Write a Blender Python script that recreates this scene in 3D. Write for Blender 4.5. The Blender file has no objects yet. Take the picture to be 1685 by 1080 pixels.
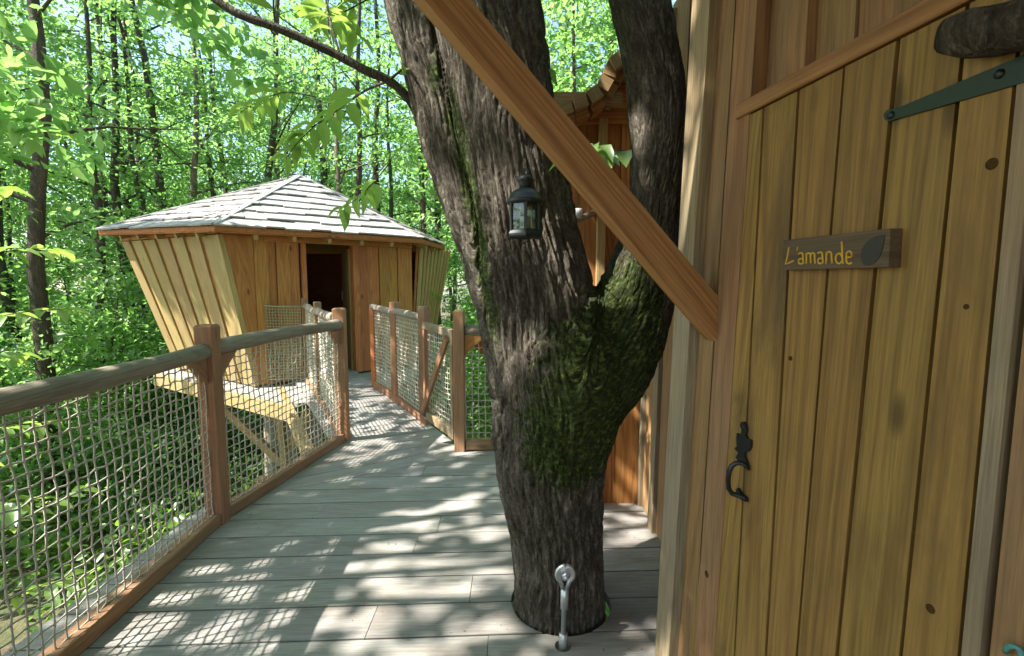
import bpy, bmesh, math, random
import numpy as np
from mathutils import Vector, Matrix

random.seed(7)
rng = np.random.default_rng(11)
V = Vector
scene = bpy.context.scene
COL = scene.collection

# ------------------------------------------------------------------ camera
FPX, HC = 800.0, 1.5
PITCH = math.atan(79 / 800)
cam_d = bpy.data.cameras.new('camera')
cam_d.sensor_width = 36.0
cam_d.lens = 36.0 * FPX / 1685.0
cam_d.clip_start = 0.02
cam_d.clip_end = 600
cam = bpy.data.objects.new('camera', cam_d)
COL.objects.link(cam)
cam.location = (0, 0, HC)
cam.rotation_euler = (math.pi / 2 - PITCH, 0, 0)
scene.camera = cam
scene.render.resolution_x, scene.render.resolution_y = 1024, 656

# ------------------------------------------------------------------ light
SUN_EL = math.radians(50)
SUN_TO = V((0.94, 0.34, 0)).normalized()            # horizontal heading of the light
SUN_DIR = V((SUN_TO.x * math.cos(SUN_EL), SUN_TO.y * math.cos(SUN_EL), -math.sin(SUN_EL)))
world = bpy.data.worlds.new('World')
scene.world = world
world.use_nodes = True
wn, wl = world.node_tree.nodes, world.node_tree.links
sky = wn.new('ShaderNodeTexSky')
sky.sky_type = 'NISHITA'
sky.sun_disc = False
sky.sun_elevation = SUN_EL
sky.sun_rotation = math.atan2(-SUN_TO.x, -SUN_TO.y)
wl.new(sky.outputs[0], wn['Background'].inputs['Color'])
wn['Background'].inputs['Strength'].default_value = 0.15
sun_d = bpy.data.lights.new('sun', 'SUN')
sun_d.energy = 5.0
sun_d.angle = math.radians(0.53)
sun_d.color = (1.0, 0.965, 0.90)
sun = bpy.data.objects.new('sun', sun_d)
COL.objects.link(sun)
sun.rotation_euler = SUN_DIR.to_track_quat('-Z', 'Y').to_euler()
scene.view_settings.view_transform = 'Standard'
scene.view_settings.look = 'None'
scene.view_settings.gamma = 1.0
scene.view_settings.exposure = 1.6
try:
    scene.cycles.max_bounces = 5
    scene.cycles.diffuse_bounces = 3
    scene.cycles.transmission_bounces = 4
    scene.cycles.transparent_max_bounces = 8
except Exception:
    pass


# ------------------------------------------------------------------ pixel -> place
def ray(px, py):
    x, y = (px - 842.5) / FPX, -(py - 540) / FPX
    return V((x, math.cos(PITCH) + y * math.sin(PITCH), -math.sin(PITCH) + y * math.cos(PITCH)))


CAM = V((0, 0, HC))


def on_z(px, py, z=0.0):
    r = ray(px, py)
    return CAM + r * ((z - HC) / r.z)


def on_y(px, py, y):
    r = ray(px, py)
    return CAM + r * (y / r.y)


WP, WD = V((0.72, 1.3, 0)), V((-0.18, 1, 0)).normalized()     # the door wall
WN = V((-WD.y, WD.x, 0))                                       # its outward normal


def on_wall(px, py, d=0.0):
    r = ray(px, py)
    p = WP + WN * d
    return CAM + r * ((p - CAM).dot(WN) / r.dot(WN))


def wall_pt(y, z, d=0.0):
    k = (y - WP.y) / WD.y
    p = WP + WD * k + WN * d
    return V((p.x, p.y, z))


# ------------------------------------------------------------------ helpers
WM = {}


def link(name, me, mat=None, parent=None, M=None):
    o = bpy.data.objects.new(name, me)
    COL.objects.link(o)
    M = M or Matrix.Identity(4)
    WM[o.name] = M.copy()
    if mat is not None and me is not None and len(me.materials) == 0:
        me.materials.append(mat)
    if parent is not None:
        o.parent = parent
        o.matrix_parent_inverse = WM[parent.name].inverted()
    o.matrix_basis = M
    return o


def tag(o, label, cat, group=None):
    o['label'] = label
    o['category'] = cat
    if group:
        o['group'] = group
    return o


def struct(o):
    o['kind'] = 'structure'
    return o


def thing(name, label, cat, loc=(0, 0, 0), group=None):
    o = link(name, None, None, None, Matrix.Translation(V(loc)))
    o.empty_display_size = 0.1
    return tag(o, label, cat, group)


def pymesh(name, vs, fs, smooth=False):
    me = bpy.data.meshes.new(name)
    me.from_pydata([tuple(v) for v in vs], [], fs)
    if smooth:
        me.polygons.foreach_set('use_smooth', [True] * len(me.polygons))
    me.update()
    return me


def fast_mesh(name, verts, faces, tint=None, smooth=False):
    verts = np.asarray(verts, np.float32)
    faces = np.asarray(faces, np.int32)
    n, k = faces.shape
    me = bpy.data.meshes.new(name)
    me.vertices.add(len(verts))
    me.vertices.foreach_set('co', verts.ravel())
    me.loops.add(n * k)
    me.loops.foreach_set('vertex_index', faces.ravel())
    me.polygons.add(n)
    me.polygons.foreach_set('loop_start', np.arange(0, n * k, k, dtype=np.int32))
    me.polygons.foreach_set('loop_total', np.full(n, k, np.int32))
    if smooth:
        me.polygons.foreach_set('use_smooth', np.ones(n, bool))
    if tint is not None:
        a = me.attributes.new('tint', 'FLOAT', 'POINT')
        a.data.foreach_set('value', np.asarray(tint, np.float32))
    me.update(calc_edges=True)
    me.validate()
    return me


def board_mesh(L, W, T, b=0.004, wob=0.0, nseg=1):
    """a length of timber along local X, eased long edges, width along Y, thickness along Z from 0"""
    b = min(b, W * .3, T * .3)
    prof = [(-W / 2 + b, 0), (W / 2 - b, 0), (W / 2, b), (W / 2, T - b), (W / 2 - b, T), (-W / 2 + b, T), (-W / 2, T - b), (-W / 2, b)]
    vs, fs = [], []
    for i in range(nseg + 1):
        x = L * i / nseg
        dy, dz = random.uniform(-wob, wob), random.uniform(-wob, wob) * .5
        for (y, z) in prof:
            vs.append((x, y + dy, z + dz))
    for i in range(nseg):
        for j in range(8):
            a, c = i * 8 + j, i * 8 + (j + 1) % 8
            fs.append((a, c, c + 8, a + 8))
    fs.append(tuple(range(7, -1, -1)))
    fs.append(tuple(range(nseg * 8, nseg * 8 + 8)))
    return pymesh('board', vs, fs)


def frame(O, ax, nrm):
    ax = V(ax).normalized()
    n = V(nrm)
    n = (n - ax * n.dot(ax)).normalized()
    y = n.cross(ax)
    M = Matrix.Identity(4)
    for i in range(3):
        M[i][0], M[i][1], M[i][2], M[i][3] = ax[i], y[i], n[i], O[i]
    return M


def timber(name, parent, mat, p0, p1, W, T, nrm, b=0.004, wob=0.0, nseg=1):
    """timber from p0 to p1, back face on the line, thickness T out along nrm"""
    p0, p1 = V(p0), V(p1)
    return link(name, board_mesh((p1 - p0).length, W, T, b, wob, nseg), mat, parent, frame(p0, p1 - p0, nrm))


def cbeam(name, parent, mat, p0, p1, W, T, nrm, **k):
    """timber centred on its line"""
    p0, p1, nrm = V(p0), V(p1), V(nrm)
    ax = (p1 - p0).normalized()
    n = (nrm - ax * nrm.dot(ax)).normalized()
    return timber(name, parent, mat, p0 - n * T / 2, p1 - n * T / 2, W, T, nrm, **k)


def prism(name, parent, mat, poly, d0, d1, nrm_axis=None):
    """extrude a planar polygon (list of Vectors) between offsets d0 and d1 along nrm_axis"""
    n = V(nrm_axis)
    O = sum((V(p) for p in poly), V((0, 0, 0))) / len(poly)
    k = len(poly)
    # grain frame: local X along the longest edge
    e = max(range(k), key=lambda i: (V(poly[(i + 1) % k]) - V(poly[i])).length)
    M = frame(O, V(poly[(e + 1) % k]) - V(poly[e]), n)
    Mi = M.inverted()
    vs = [Mi @ (V(p) + n * d0) for p in poly] + [Mi @ (V(p) + n * d1) for p in poly]
    fs = [tuple(range(k)), tuple(range(2 * k - 1, k - 1, -1))] + [(i, i + k, (i + 1) % k + k, (i + 1) % k) for i in range(k)]
    me = pymesh('prism', vs, fs)
    bm = bmesh.new()
    bm.from_mesh(me)
    bmesh.ops.recalc_face_normals(bm, faces=bm.faces)
    bm.to_mesh(me)
    bm.free()
    return link(name, me, mat, parent, M)


def tube_arrays(pts, rad, ns=8, off=0, closed=True, ref=None):
    pts = np.asarray([tuple(p) for p in pts], float)
    rad = np.broadcast_to(np.asarray(rad, float), (len(pts),))
    d = np.gradient(pts, axis=0)
    d /= np.linalg.norm(d, axis=1)[:, None] + 1e-12
    if ref is None:
        ref = np.array((0, 0, 1.0)) if abs(d[0][2]) < .8 else np.array((1.0, 0, 0))
    u = np.cross(d, ref)
    u /= np.linalg.norm(u, axis=1)[:, None] + 1e-12
    w = np.cross(d, u)
    a = np.linspace(0, 2 * np.pi, ns, endpoint=False)
    vs = pts[:, None, :] + rad[:, None, None] * (np.cos(a)[None, :, None] * u[:, None, :] + np.sin(a)[None, :, None] * w[:, None, :])
    vs = vs.reshape(-1, 3)
    fs = []
    for i in range(len(pts) - 1):
        for j in range(ns):
            fs.append((off + i * ns + j, off + i * ns + (j + 1) % ns, off + (i + 1) * ns + (j + 1) % ns, off + (i + 1) * ns + j))
    return vs, fs


def tube(name, parent, mat, pts, rad, ns=10, rough=0.0, caps=True):
    vs, fs = tube_arrays(pts, rad, ns)
    if rough:
        c = np.repeat(np.asarray([tuple(p) for p in pts]), ns, 0)
        vs = c + (vs - c) * (1 + rng.normal(0, rough, (len(vs), 1)))
    if caps:
        fs = fs + [tuple(range(ns - 1, -1, -1)), tuple(range(len(vs) - ns, len(vs)))]
    return link(name, pymesh(name, vs, fs, True), mat, parent)


def log(name, parent, mat, p0, p1, r, ns=14, n=18, bend=.012):
    """round pole with knobs and a slight bow; its local X runs along it"""
    p0, p1 = V(p0), V(p1)
    L = (p1 - p0).length
    x = np.linspace(0, L, n)
    ph = random.uniform(0, 6)
    pts = np.stack([x, bend * np.sin(x * 2.3 + ph), bend * np.sin(x * 1.7 + ph * 2)], 1)
    rr = r * (1 + .05 * np.sin(x * 5 + ph) + rng.normal(0, .03, n))
    vs, fs = tube_arrays(pts, rr, ns)
    fs += [tuple(range(ns - 1, -1, -1)), tuple(range(len(vs) - ns, len(vs)))]
    return link(name, pymesh(name, vs, fs, True), mat, parent, frame(p0, p1 - p0, (0, 0, 1)))


def lathe(name, parent, mat, prof, c, ns=24, smooth=True, axis=None):
    vs, fs = [], []
    for (r, z) in prof:
        for j in range(ns):
            a = 2 * math.pi * (j + .5) / ns
            vs.append((r * math.cos(a), r * math.sin(a), z))
    for i in range(len(prof) - 1):
        for j in range(ns):
            fs.append((i * ns + j, i * ns + (j + 1) % ns, (i + 1) * ns + (j + 1) % ns, (i + 1) * ns + j))
    fs.append(tuple(range(ns - 1, -1, -1)))
    fs.append(tuple(range((len(prof) - 1) * ns, len(prof) * ns)))
    M = Matrix.Translation(V(c))
    if axis is not None:
        M = M @ V(axis).to_track_quat('Z', 'Y').to_matrix().to_4x4()
    return link(name, pymesh(name, vs, fs, smooth), mat, parent, M)


# numpy value noise ------------------------------------------------
def _h(ix, iy, iz):
    n = (ix * 374761393 + iy * 668265263 + iz * 2147483647) & 0xffffffff
    n = ((n ^ (n >> 13)) * 1274126177) & 0xffffffff
    return ((n ^ (n >> 16)) & 0xffff) / 65535.0


def vnoise(p):
    p = np.asarray(p, float)
    i = np.floor(p).astype(np.int64)
    f = p - i
    f = f * f * (3 - 2 * f)
    r = 0
    for dx in (0, 1):
        for dy in (0, 1):
            for dz in (0, 1):
                w = (f[:, 0] if dx else 1 - f[:, 0]) * (f[:, 1] if dy else 1 - f[:, 1]) * (f[:, 2] if dz else 1 - f[:, 2])
                r = r + w * _h(i[:, 0] + dx, i[:, 1] + dy, i[:, 2] + dz)
    return r * 2 - 1


# ------------------------------------------------------------------ materials
def new_mat(name):
    m = bpy.data.materials.new(name)
    m.use_nodes = True
    nt = m.node_tree
    return m, nt, nt.nodes, nt.links, nt.nodes['Principled BSDF']


def ramp(nd, stops):
    r = nd.new('ShaderNodeValToRGB')
    els = r.color_ramp.elements
    while len(els) < len(stops):
        els.new(.5)
    for e, (p, c) in zip(els, stops):
        e.position = p
        e.color = (*c, 1) if len(c) == 3 else c
    return r


def mth(nd, lk, op, a, b=None, c=None, clamp=False):
    n = nd.new('ShaderNodeMath')
    n.operation = op
    n.use_clamp = clamp
    for i, x in enumerate((a, b, c)):
        if x is None:
            continue
        if hasattr(x, 'is_linked') or hasattr(x, 'node'):
            lk.new(x, n.inputs[i])
        else:
            n.inputs[i].default_value = x
    return n.outputs[0]


def mixc(nd, lk, fac, a, b, mode='MIX'):
    n = nd.new('ShaderNodeMix')
    n.data_type = 'RGBA'
    n.blend_type = mode
    for s, x in ((n.inputs[0], fac), (n.inputs[6], a), (n.inputs[7], b)):
        if hasattr(x, 'node'):
            lk.new(x, s)
        elif isinstance(x, tuple):
            s.default_value = (*x, 1)
        else:
            s.default_value = x
    return n.outputs[2]


def noise(nd, lk, vec, scale, detail=4, rough=.55, dist=0.0):
    n = nd.new('ShaderNodeTexNoise')
    n.inputs['Scale'].default_value = scale
    n.inputs['Detail'].default_value = detail
    n.inputs['Roughness'].default_value = rough
    n.inputs['Distortion'].default_value = dist
    if vec is not None:
        lk.new(vec, n.inputs['Vector'])
    return n.outputs['Fac']


def vmul(nd, lk, vec, s, off=None):
    n = nd.new('ShaderNodeMapping')
    n.inputs['Scale'].default_value = s
    lk.new(vec, n.inputs['Vector'])
    if off is not None:
        lk.new(off, n.inputs['Location'])
    return n.outputs[0]


def wood(name, c_lo, c_hi, c_dark, grey=None, grey_amt=0.0, ring=.35, knots=True, rough=.75, bump=.25, vary=.3, rs=.4, stain=0.0, stain_c=(.1, .08, .05), dots=0.0):
    m, nt, nd, lk, bs = new_mat(name)
    tc = nd.new('ShaderNodeTexCoord')
    oi = nd.new('ShaderNodeObjectInfo')
    off = nd.new('ShaderNodeCombineXYZ')
    for i, k in enumerate((37., 53., 71.)):
        lk.new(mth(nd, lk, 'MULTIPLY', oi.outputs['Random'], k), off.inputs[i])
    add = nd.new('ShaderNodeVectorMath')
    add.operation = 'ADD'
    lk.new(tc.outputs['Object'], add.inputs[0])
    lk.new(off.outputs[0], add.inputs[1])
    v = add.outputs[0]
    broad = noise(nd, lk, vmul(nd, lk, v, (.7, 6, 6)), 1.0, 3, .5, .4)
    rings = mth(nd, lk, 'SINE', mth(nd, lk, 'MULTIPLY', noise(nd, lk, vmul(nd, lk, v, (rs, 5.5, 5.5)), 1.0, 2, .4, .25), 95.))
    rings = mth(nd, lk, 'MULTIPLY_ADD', rings, .5, .5)
    fibre = noise(nd, lk, vmul(nd, lk, v, (5, 170, 170)), 1.0, 5, .65)
    col = mixc(nd, lk, broad, c_lo, c_hi)
    rf = mth(nd, lk, 'MULTIPLY', mth(nd, lk, 'POWER', rings, 2.2), ring)
    col = mixc(nd, lk, rf, col, c_dark)
    fr = ramp(nd, [(.35, (.62, .62, .62)), (.65, (1.15, 1.15, 1.15))])
    lk.new(fibre, fr.inputs[0])
    col = mixc(nd, lk, .75, col, fr.outputs[0], 'MULTIPLY')
    if knots:
        vo = nd.new('ShaderNodeTexVoronoi')
        vo.inputs['Scale'].default_value = 1.0
        lk.new(vmul(nd, lk, v, (1.9, 5.0, 5.0)), vo.inputs['Vector'])
        kr = ramp(nd, [(.05, (1, 1, 1)), (.115, (0, 0, 0))])
        lk.new(vo.outputs['Distance'], kr.inputs[0])
        col = mixc(nd, lk, mth(nd, lk, 'MULTIPLY', kr.outputs[0], .75), col, tuple(x * .35 for x in c_dark))
    if grey is not None:
        gn = noise(nd, lk, vmul(nd, lk, v, (.9, 3, 3)), 1.3, 5, .6)
        gr = ramp(nd, [(.35, (0, 0, 0)), (.62, (1, 1, 1))])
        lk.new(gn, gr.inputs[0])
        base = min(1.0, grey_amt)
        fac = mth(nd, lk, 'MULTIPLY_ADD', gr.outputs[0], base * .6, base * .4)
        gcol = mixc(nd, lk, .75, grey, fr.outputs[0], 'MULTIPLY')
        col = mixc(nd, lk, fac, col, gcol)
    if stain:
        sn = noise(nd, lk, vmul(nd, lk, v, (1.6, 5, 5)), 1.0, 6, .65, .6)
        sr = ramp(nd, [(.50, (0, 0, 0)), (.70, (1, 1, 1))])
        lk.new(sn, sr.inputs[0])
        col = mixc(nd, lk, mth(nd, lk, 'MULTIPLY', sr.outputs[0], stain), col, stain_c)
    if dots:
        dn = noise(nd, lk, vmul(nd, lk, v, (30, 34, 34)), 1.0, 3, .6)
        dr = ramp(nd, [(.68, (0, 0, 0)), (.74, (1, 1, 1))])
        lk.new(dn, dr.inputs[0])
        col = mixc(nd, lk, mth(nd, lk, 'MULTIPLY', dr.outputs[0], dots), col, (.04, .03, .02))
    hsv = nd.new('ShaderNodeHueSaturation')
    lk.new(col, hsv.inputs['Color'])
    lk.new(mth(nd, lk, 'MULTIPLY_ADD', oi.outputs['Random'], vary, 1 - vary / 2), hsv.inputs['Value'])
    r2 = mth(nd, lk, 'FRACT', mth(nd, lk, 'MULTIPLY', oi.outputs['Random'], 17.31))
    lk.new(mth(nd, lk, 'MULTIPLY_ADD', r2, .035 * min(1, vary * 3), .5 - .0175 * min(1, vary * 3)), hsv.inputs['Hue'])
    lk.new(hsv.outputs[0], bs.inputs['Base Color'])
    bs.inputs['Roughness'].default_value = rough
    bs.inputs['Specular IOR Level'].default_value = .3
    bp = nd.new('ShaderNodeBump')
    bp.inputs['Strength'].default_value = bump
    bp.inputs['Distance'].default_value = .004
    lk.new(mth(nd, lk, 'ADD', fibre, mth(nd, lk, 'MULTIPLY', rings, .35)), bp.inputs['Height'])
    lk.new(bp.outputs[0], bs.inputs['Normal'])
    return m


M_door = wood('door_pine', (.27, .150, .040), (.35, .198, .055), (.18, .09, .024), rs=.16, ring=.6, rough=.6, vary=.08, stain=.55, stain_c=(.13, .068, .024), bump=.15)
M_door2 = wood('stained_door_pine', (.28, .158, .043), (.36, .208, .058), (.18, .09, .025), rs=.16, ring=.6, rough=.6, vary=.08, stain=.85, stain_c=(.085, .055, .028), bump=.15)
M_wall = wood('larch_cladding', (.31, .155, .05), (.40, .21, .072), (.19, .08, .025), grey=(.25, .2, .14), grey_amt=.35, ring=.5, vary=.25, bump=.3)
M_batten = wood('weathered_batten', (.32, .20, .09), (.40, .265, .13), (.17, .105, .05), grey=(.28, .24, .175), grey_amt=.7, ring=.6, vary=.2, bump=.4)
M_red = wood('red_larch', (.40, .155, .05), (.50, .21, .07), (.22, .07, .02), ring=.6, vary=.22, bump=.3)
M_brace = wood('douglas_brace', (.38, .185, .062), (.45, .23, .082), (.23, .095, .03), ring=.6, vary=.1, bump=.3, rough=.6, rs=.12)
M_post = wood('larch_post', (.36, .155, .058), (.44, .20, .08), (.2, .08, .035), grey=(.26, .20, .145), grey_amt=.5, vary=.2, bump=.35)
M_deck = wood('weathered_deck', (.32, .28, .235), (.40, .37, .325), (.21, .175, .14), grey=(.39, .37, .345), grey_amt=.8, ring=.3, vary=.2, bump=.5, rough=.8, stain=.6, stain_c=(.21, .165, .125), dots=.8)
M_log = wood('barked_pole', (.26, .19, .125), (.34, .265, .19), (.15, .10, .065), grey=(.33, .285, .23), grey_amt=.75, ring=.35, vary=.15, bump=.7, rough=.85, stain=.6, stain_c=(.14, .1, .06))
M_pale = wood('pale_larch', (.42, .27, .10), (.50, .34, .135), (.30, .17, .055), ring=.35, vary=.2, grey=(.33, .28, .15), grey_amt=.4, stain=.3, stain_c=(.2, .15, .06))
M_front = wood('front_larch', (.40, .165, .048), (.49, .215, .065), (.24, .085, .025), ring=.5, vary=.3)
M_shingle = wood('silvered_shingle', (.34, .31, .28), (.43, .405, .38), (.24, .21, .19), grey=(.40, .39, .38), grey_amt=.8, ring=.25, knots=False, vary=.4, rough=.85, bump=.4, stain=.4, stain_c=(.15, .135, .11))
M_under = wood('underframe_larch', (.34, .21, .09), (.42, .27, .125), (.22, .12, .05), ring=.4, vary=.2)
M_signb = wood('sign_walnut', (.105, .068, .038), (.145, .095, .055), (.06, .036, .02), ring=.5, knots=False, vary=.05)


def plain(name, c, rough=.5, metal=0.0, bumps=0.0, scale=40, var=.25, spec=.5):
    m, nt, nd, lk, bs = new_mat(name)
    tc = nd.new('ShaderNodeTexCoord')
    n = noise(nd, lk, tc.outputs['Object'], scale, 5, .6)
    col = mixc(nd, lk, n, tuple(x * (1 - var) for x in c), tuple(min(1, x * (1 + var)) for x in c))
    lk.new(col, bs.inputs['Base Color'])
    bs.inputs['Roughness'].default_value = rough
    bs.inputs['Metallic'].default_value = metal
    bs.inputs['Specular IOR Level'].default_value = spec
    if bumps:
        bp = nd.new('ShaderNodeBump')
        bp.inputs['Strength'].default_value = bumps
        bp.inputs['Distance'].default_value = .003
        lk.new(n, bp.inputs['Height'])
        lk.new(bp.outputs[0], bs.inputs['Normal'])
    return m


M_iron = plain('black_iron', (.012, .012, .013), .38, 0, .5, 60)
M_lant = plain('lantern_paint', (.014, .019, .02), .45, 0, .1, 60)
M_green = plain('green_hinge_paint', (.012, .027, .011), .55, 0, .25, 45)
M_steel = plain('galvanised_steel', (.50, .51, .52), .42, .85, .3, 70)
M_cable = plain('cable_steel', (.28, .28, .29), .45, .8, .6, 150)
M_alu = plain('ferrule_metal', (.56, .58, .60), .35, .8, .1, 80)
M_rope = plain('hemp_rope', (.50, .45, .36), .9, 0, .8, 260, .3, .1)
M_ropeg = plain('weathered_rope', (.33, .33, .22), .9, 0, .8, 260, .3, .1)
M_paint = plain('yellow_paint', (.62, .34, .02), .55, 0, .1, 90, .15)
M_almond = plain('dark_almond_stain', (.030, .022, .016), .6, 0, .2, 120)
M_dark = plain('dark_backing', (.02, .018, .016), .9, 0, 0, 20)  # near-black, for the sheets behind the wall boards
M_wax = plain('candle_wax', (.75, .70, .58), .5, 0, 0, 30, .05)
M_teal = plain('teal_paint', (.10, .30, .29), .5, 0, .4, 60)
M_white = plain('white_enamel', (.75, .75, .72), .4, 0, 0, 30, .05)
M_knot = plain('knot_wood', (.075, .036, .014), .95, 0, .5, 160, .6, .05)

m, nt, nd, lk, bs = new_mat('lantern_glass')
M_glass = m
gl = nd.new('ShaderNodeBsdfGlossy')
gl.inputs['Roughness'].default_value = .03
tr = nd.new('ShaderNodeBsdfTransparent')
tr.inputs['Color'].default_value = (.74, .8, .74, 1)
lw = nd.new('ShaderNodeLayerWeight')
lw.inputs['Blend'].default_value = .35
mx = nd.new('ShaderNodeMixShader')
lk.new(mth(nd, lk, 'MULTIPLY_ADD', lw.outputs['Fresnel'], .3, .03), mx.inputs[0])
lk.new(tr.outputs[0], mx.inputs[1])
lk.new(gl.outputs[0], mx.inputs[2])
lk.new(mx.outputs[0], nd['Material Output'].inputs['Surface'])


def leaf_mat(name, c_a, c_b, t_a, t_b, gloss=.05, trans=.5):
    m, nt, nd, lk, bs = new_mat(name)
    at = nd.new('ShaderNodeAttribute')
    at.attribute_name = 'tint'
    oi = nd.new('ShaderNodeObjectInfo')
    f = mth(nd, lk, 'ADD', mth(nd, lk, 'MULTIPLY', at.outputs['Fac'], .75), mth(nd, lk, 'MULTIPLY', oi.outputs['Random'], .25), clamp=True)
    d = nd.new('ShaderNodeBsdfDiffuse')
    t = nd.new('ShaderNodeBsdfTranslucent')
    g = nd.new('ShaderNodeBsdfGlossy')
    g.inputs['Roughness'].default_value = .42
    lk.new(mixc(nd, lk, f, c_a, c_b), d.inputs['Color'])
    lk.new(mixc(nd, lk, f, t_a, t_b), t.inputs['Color'])
    m1 = nd.new('ShaderNodeMixShader')
    m1.inputs[0].default_value = trans
    lk.new(d.outputs[0], m1.inputs[1])
    lk.new(t.outputs[0], m1.inputs[2])
    m2 = nd.new('ShaderNodeMixShader')
    m2.inputs[0].default_value = gloss
    lk.new(m1.outputs[0], m2.inputs[1])
    lk.new(g.outputs[0], m2.inputs[2])
    lk.new(m2.outputs[0], nd['Material Output'].inputs['Surface'])
    nd.remove(bs)
    return m


M_leaf = leaf_mat('forest_leaf', (.055, .15, .035), (.14, .26, .07), (.22, .52, .09), (.48, .74, .22), trans=.58)
M_leafn = leaf_mat('chestnut_leaf', (.08, .17, .028), (.16, .27, .05), (.30, .55, .06), (.52, .72, .14), gloss=.08)
M_weed = leaf_mat('undergrowth_leaf', (.05, .12, .02), (.13, .24, .035), (.16, .36, .03), (.34, .55, .06))


def bark_mat(name, c0, c1, c2, moss=False, attr=True):
    m, nt, nd, lk, bs = new_mat(name)
    if attr:
        at = nd.new('ShaderNodeAttribute')
        at.attribute_name = 'stem'
        v = at.outputs['Vector']
    else:
        tc = nd.new('ShaderNodeTexCoord')
        v = tc.outputs['Object']
    k1 = (40, 40, 7) if attr else (34, 34, 5)
    n1 = noise(nd, lk, vmul(nd, lk, v, k1), 1, 8, .72, .5)
    n2 = noise(nd, lk, vmul(nd, lk, v, (7, 7, 3)), 1, 5, .6)
    n3 = noise(nd, lk, vmul(nd, lk, v, (130, 130, 70)), 1, 5, .75)
    vo = nd.new('ShaderNodeTexVoronoi')
    vo.feature = 'DISTANCE_TO_EDGE'
    vo.inputs['Scale'].default_value = 1
    vo.inputs['Randomness'].default_value = 1
    wv = nd.new('ShaderNodeVectorMath')
    wv.operation = 'ADD'
    lk.new(vmul(nd, lk, v, (62, 62, 15)), wv.inputs[0])
    cn = nd.new('ShaderNodeCombineXYZ')
    for i_ in range(3):
        lk.new(mth(nd, lk, 'MULTIPLY', n1, 2.0), cn.inputs[i_])
    lk.new(cn.outputs[0], wv.inputs[1])
    lk.new(wv.outputs[0], vo.inputs['Vector'])
    plate = mth(nd, lk, 'MULTIPLY', vo.outputs['Distance'], 3.0, clamp=True)
    r1 = ramp(nd, [(.36, c0), (.5, c1), (.64, c2)])
    lk.new(mth(nd, lk, 'ADD', mth(nd, lk, 'MULTIPLY', n1, .62), mth(nd, lk, 'MULTIPLY', n3, .38)), r1.inputs[0])
    r2 = ramp(nd, [(.3, (.65, .63, .6)), (.7, (1.25, 1.25, 1.25))])
    lk.new(n2, r2.inputs[0])
    col = mixc(nd, lk, .8, r1.outputs[0], r2.outputs[0], 'MULTIPLY')
    li = ramp(nd, [(.60, (0, 0, 0)), (.70, (1, 1, 1))])
    lk.new(n3, li.inputs[0])
    col = mixc(nd, lk, mth(nd, lk, 'MULTIPLY', li.outputs[0], .4), col, tuple(min(1, x * 1.7) for x in c2))
    if moss:
        am = nd.new('ShaderNodeAttribute')
        am.attribute_name = 'moss'
        mn = noise(nd, lk, v, 26, 6, .75)
        ms = mth(nd, lk, 'ADD', am.outputs['Fac'], mth(nd, lk, 'MULTIPLY_ADD', mn, 1.5, -.75))
        mr = ramp(nd, [(.42, (0, 0, 0)), (.62, (1, 1, 1))])
        lk.new(ms, mr.inputs[0])
        mc = ramp(nd, [(.35, (.012, .022, .005)), (.52, (.034, .058, .011)), (.70, (.17, .20, .038))])
        lk.new(noise(nd, lk, v, 60, 4, .7), mc.inputs[0])
        col = mixc(nd, lk, mth(nd, lk, 'MULTIPLY', mr.outputs[0], .88), col, mc.outputs[0])
    lk.new(col, bs.inputs['Base Color'])
    bs.inputs['Roughness'].default_value = .92
    bs.inputs['Specular IOR Level'].default_value = .15
    bp = nd.new('ShaderNodeBump')
    bp.inputs['Strength'].default_value = .9
    bp.inputs['Distance'].default_value = .010 if attr else .02
    lk.new(mth(nd, lk, 'ADD', mth(nd, lk, 'ADD', n1, plate), mth(nd, lk, 'MULTIPLY', n3, .5)), bp.inputs['Height'])
    lk.new(bp.outputs[0], bs.inputs['Normal'])
    return m


M_bark = bark_mat('oak_bark', (.045, .035, .026), (.115, .096, .073), (.25, .222, .18), moss=True)
M_fbark = bark_mat('forest_bark', (.07, .058, .042), (.13, .108, .08), (.2, .17, .135), attr=False)
M_stub = bark_mat('stub_bark', (.05, .034, .025), (.13, .095, .072), (.27, .22, .17), attr=False)
M_pbark = bark_mat('pale_forest_bark', (.16, .135, .10), (.26, .22, .17), (.36, .31, .25), attr=False)

m, nt, nd, lk, bs = new_mat('forest_floor')
M_floor = m
tc = nd.new('ShaderNodeTexCoord')
a = noise(nd, lk, tc.outputs['Object'], .6, 6, .65)
b_ = noise(nd, lk, tc.outputs['Object'], 9, 6, .7)
r1 = ramp(nd, [(.35, (.07, .05, .03)), (.5, (.15, .105, .06)), (.66, (.27, .20, .12))])
lk.new(b_, r1.inputs[0])
r2 = ramp(nd, [(.42, (0, 0, 0)), (.6, (1, 1, 1))])
lk.new(a, r2.inputs[0])
lk.new(mixc(nd, lk, mth(nd, lk, 'MULTIPLY', r2.outputs[0], .65), r1.outputs[0], (.05, .09, .018)), bs.inputs['Base Color'])
bs.inputs['Roughness'].default_value = .95
bp = nd.new('ShaderNodeBump')
bp.inputs['Distance'].default_value = .06
lk.new(b_, bp.inputs['Height'])
lk.new(bp.outputs[0], bs.inputs['Normal'])


# ------------------------------------------------------------------ ground
def gz(x, y):
    return -3.3 + .22 * np.sin(x * .21 + 1.3) * np.cos(y * .17) + .10 * np.sin(x * .7 + y * .5) - .012 * np.maximum(0, y - 10)


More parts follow.
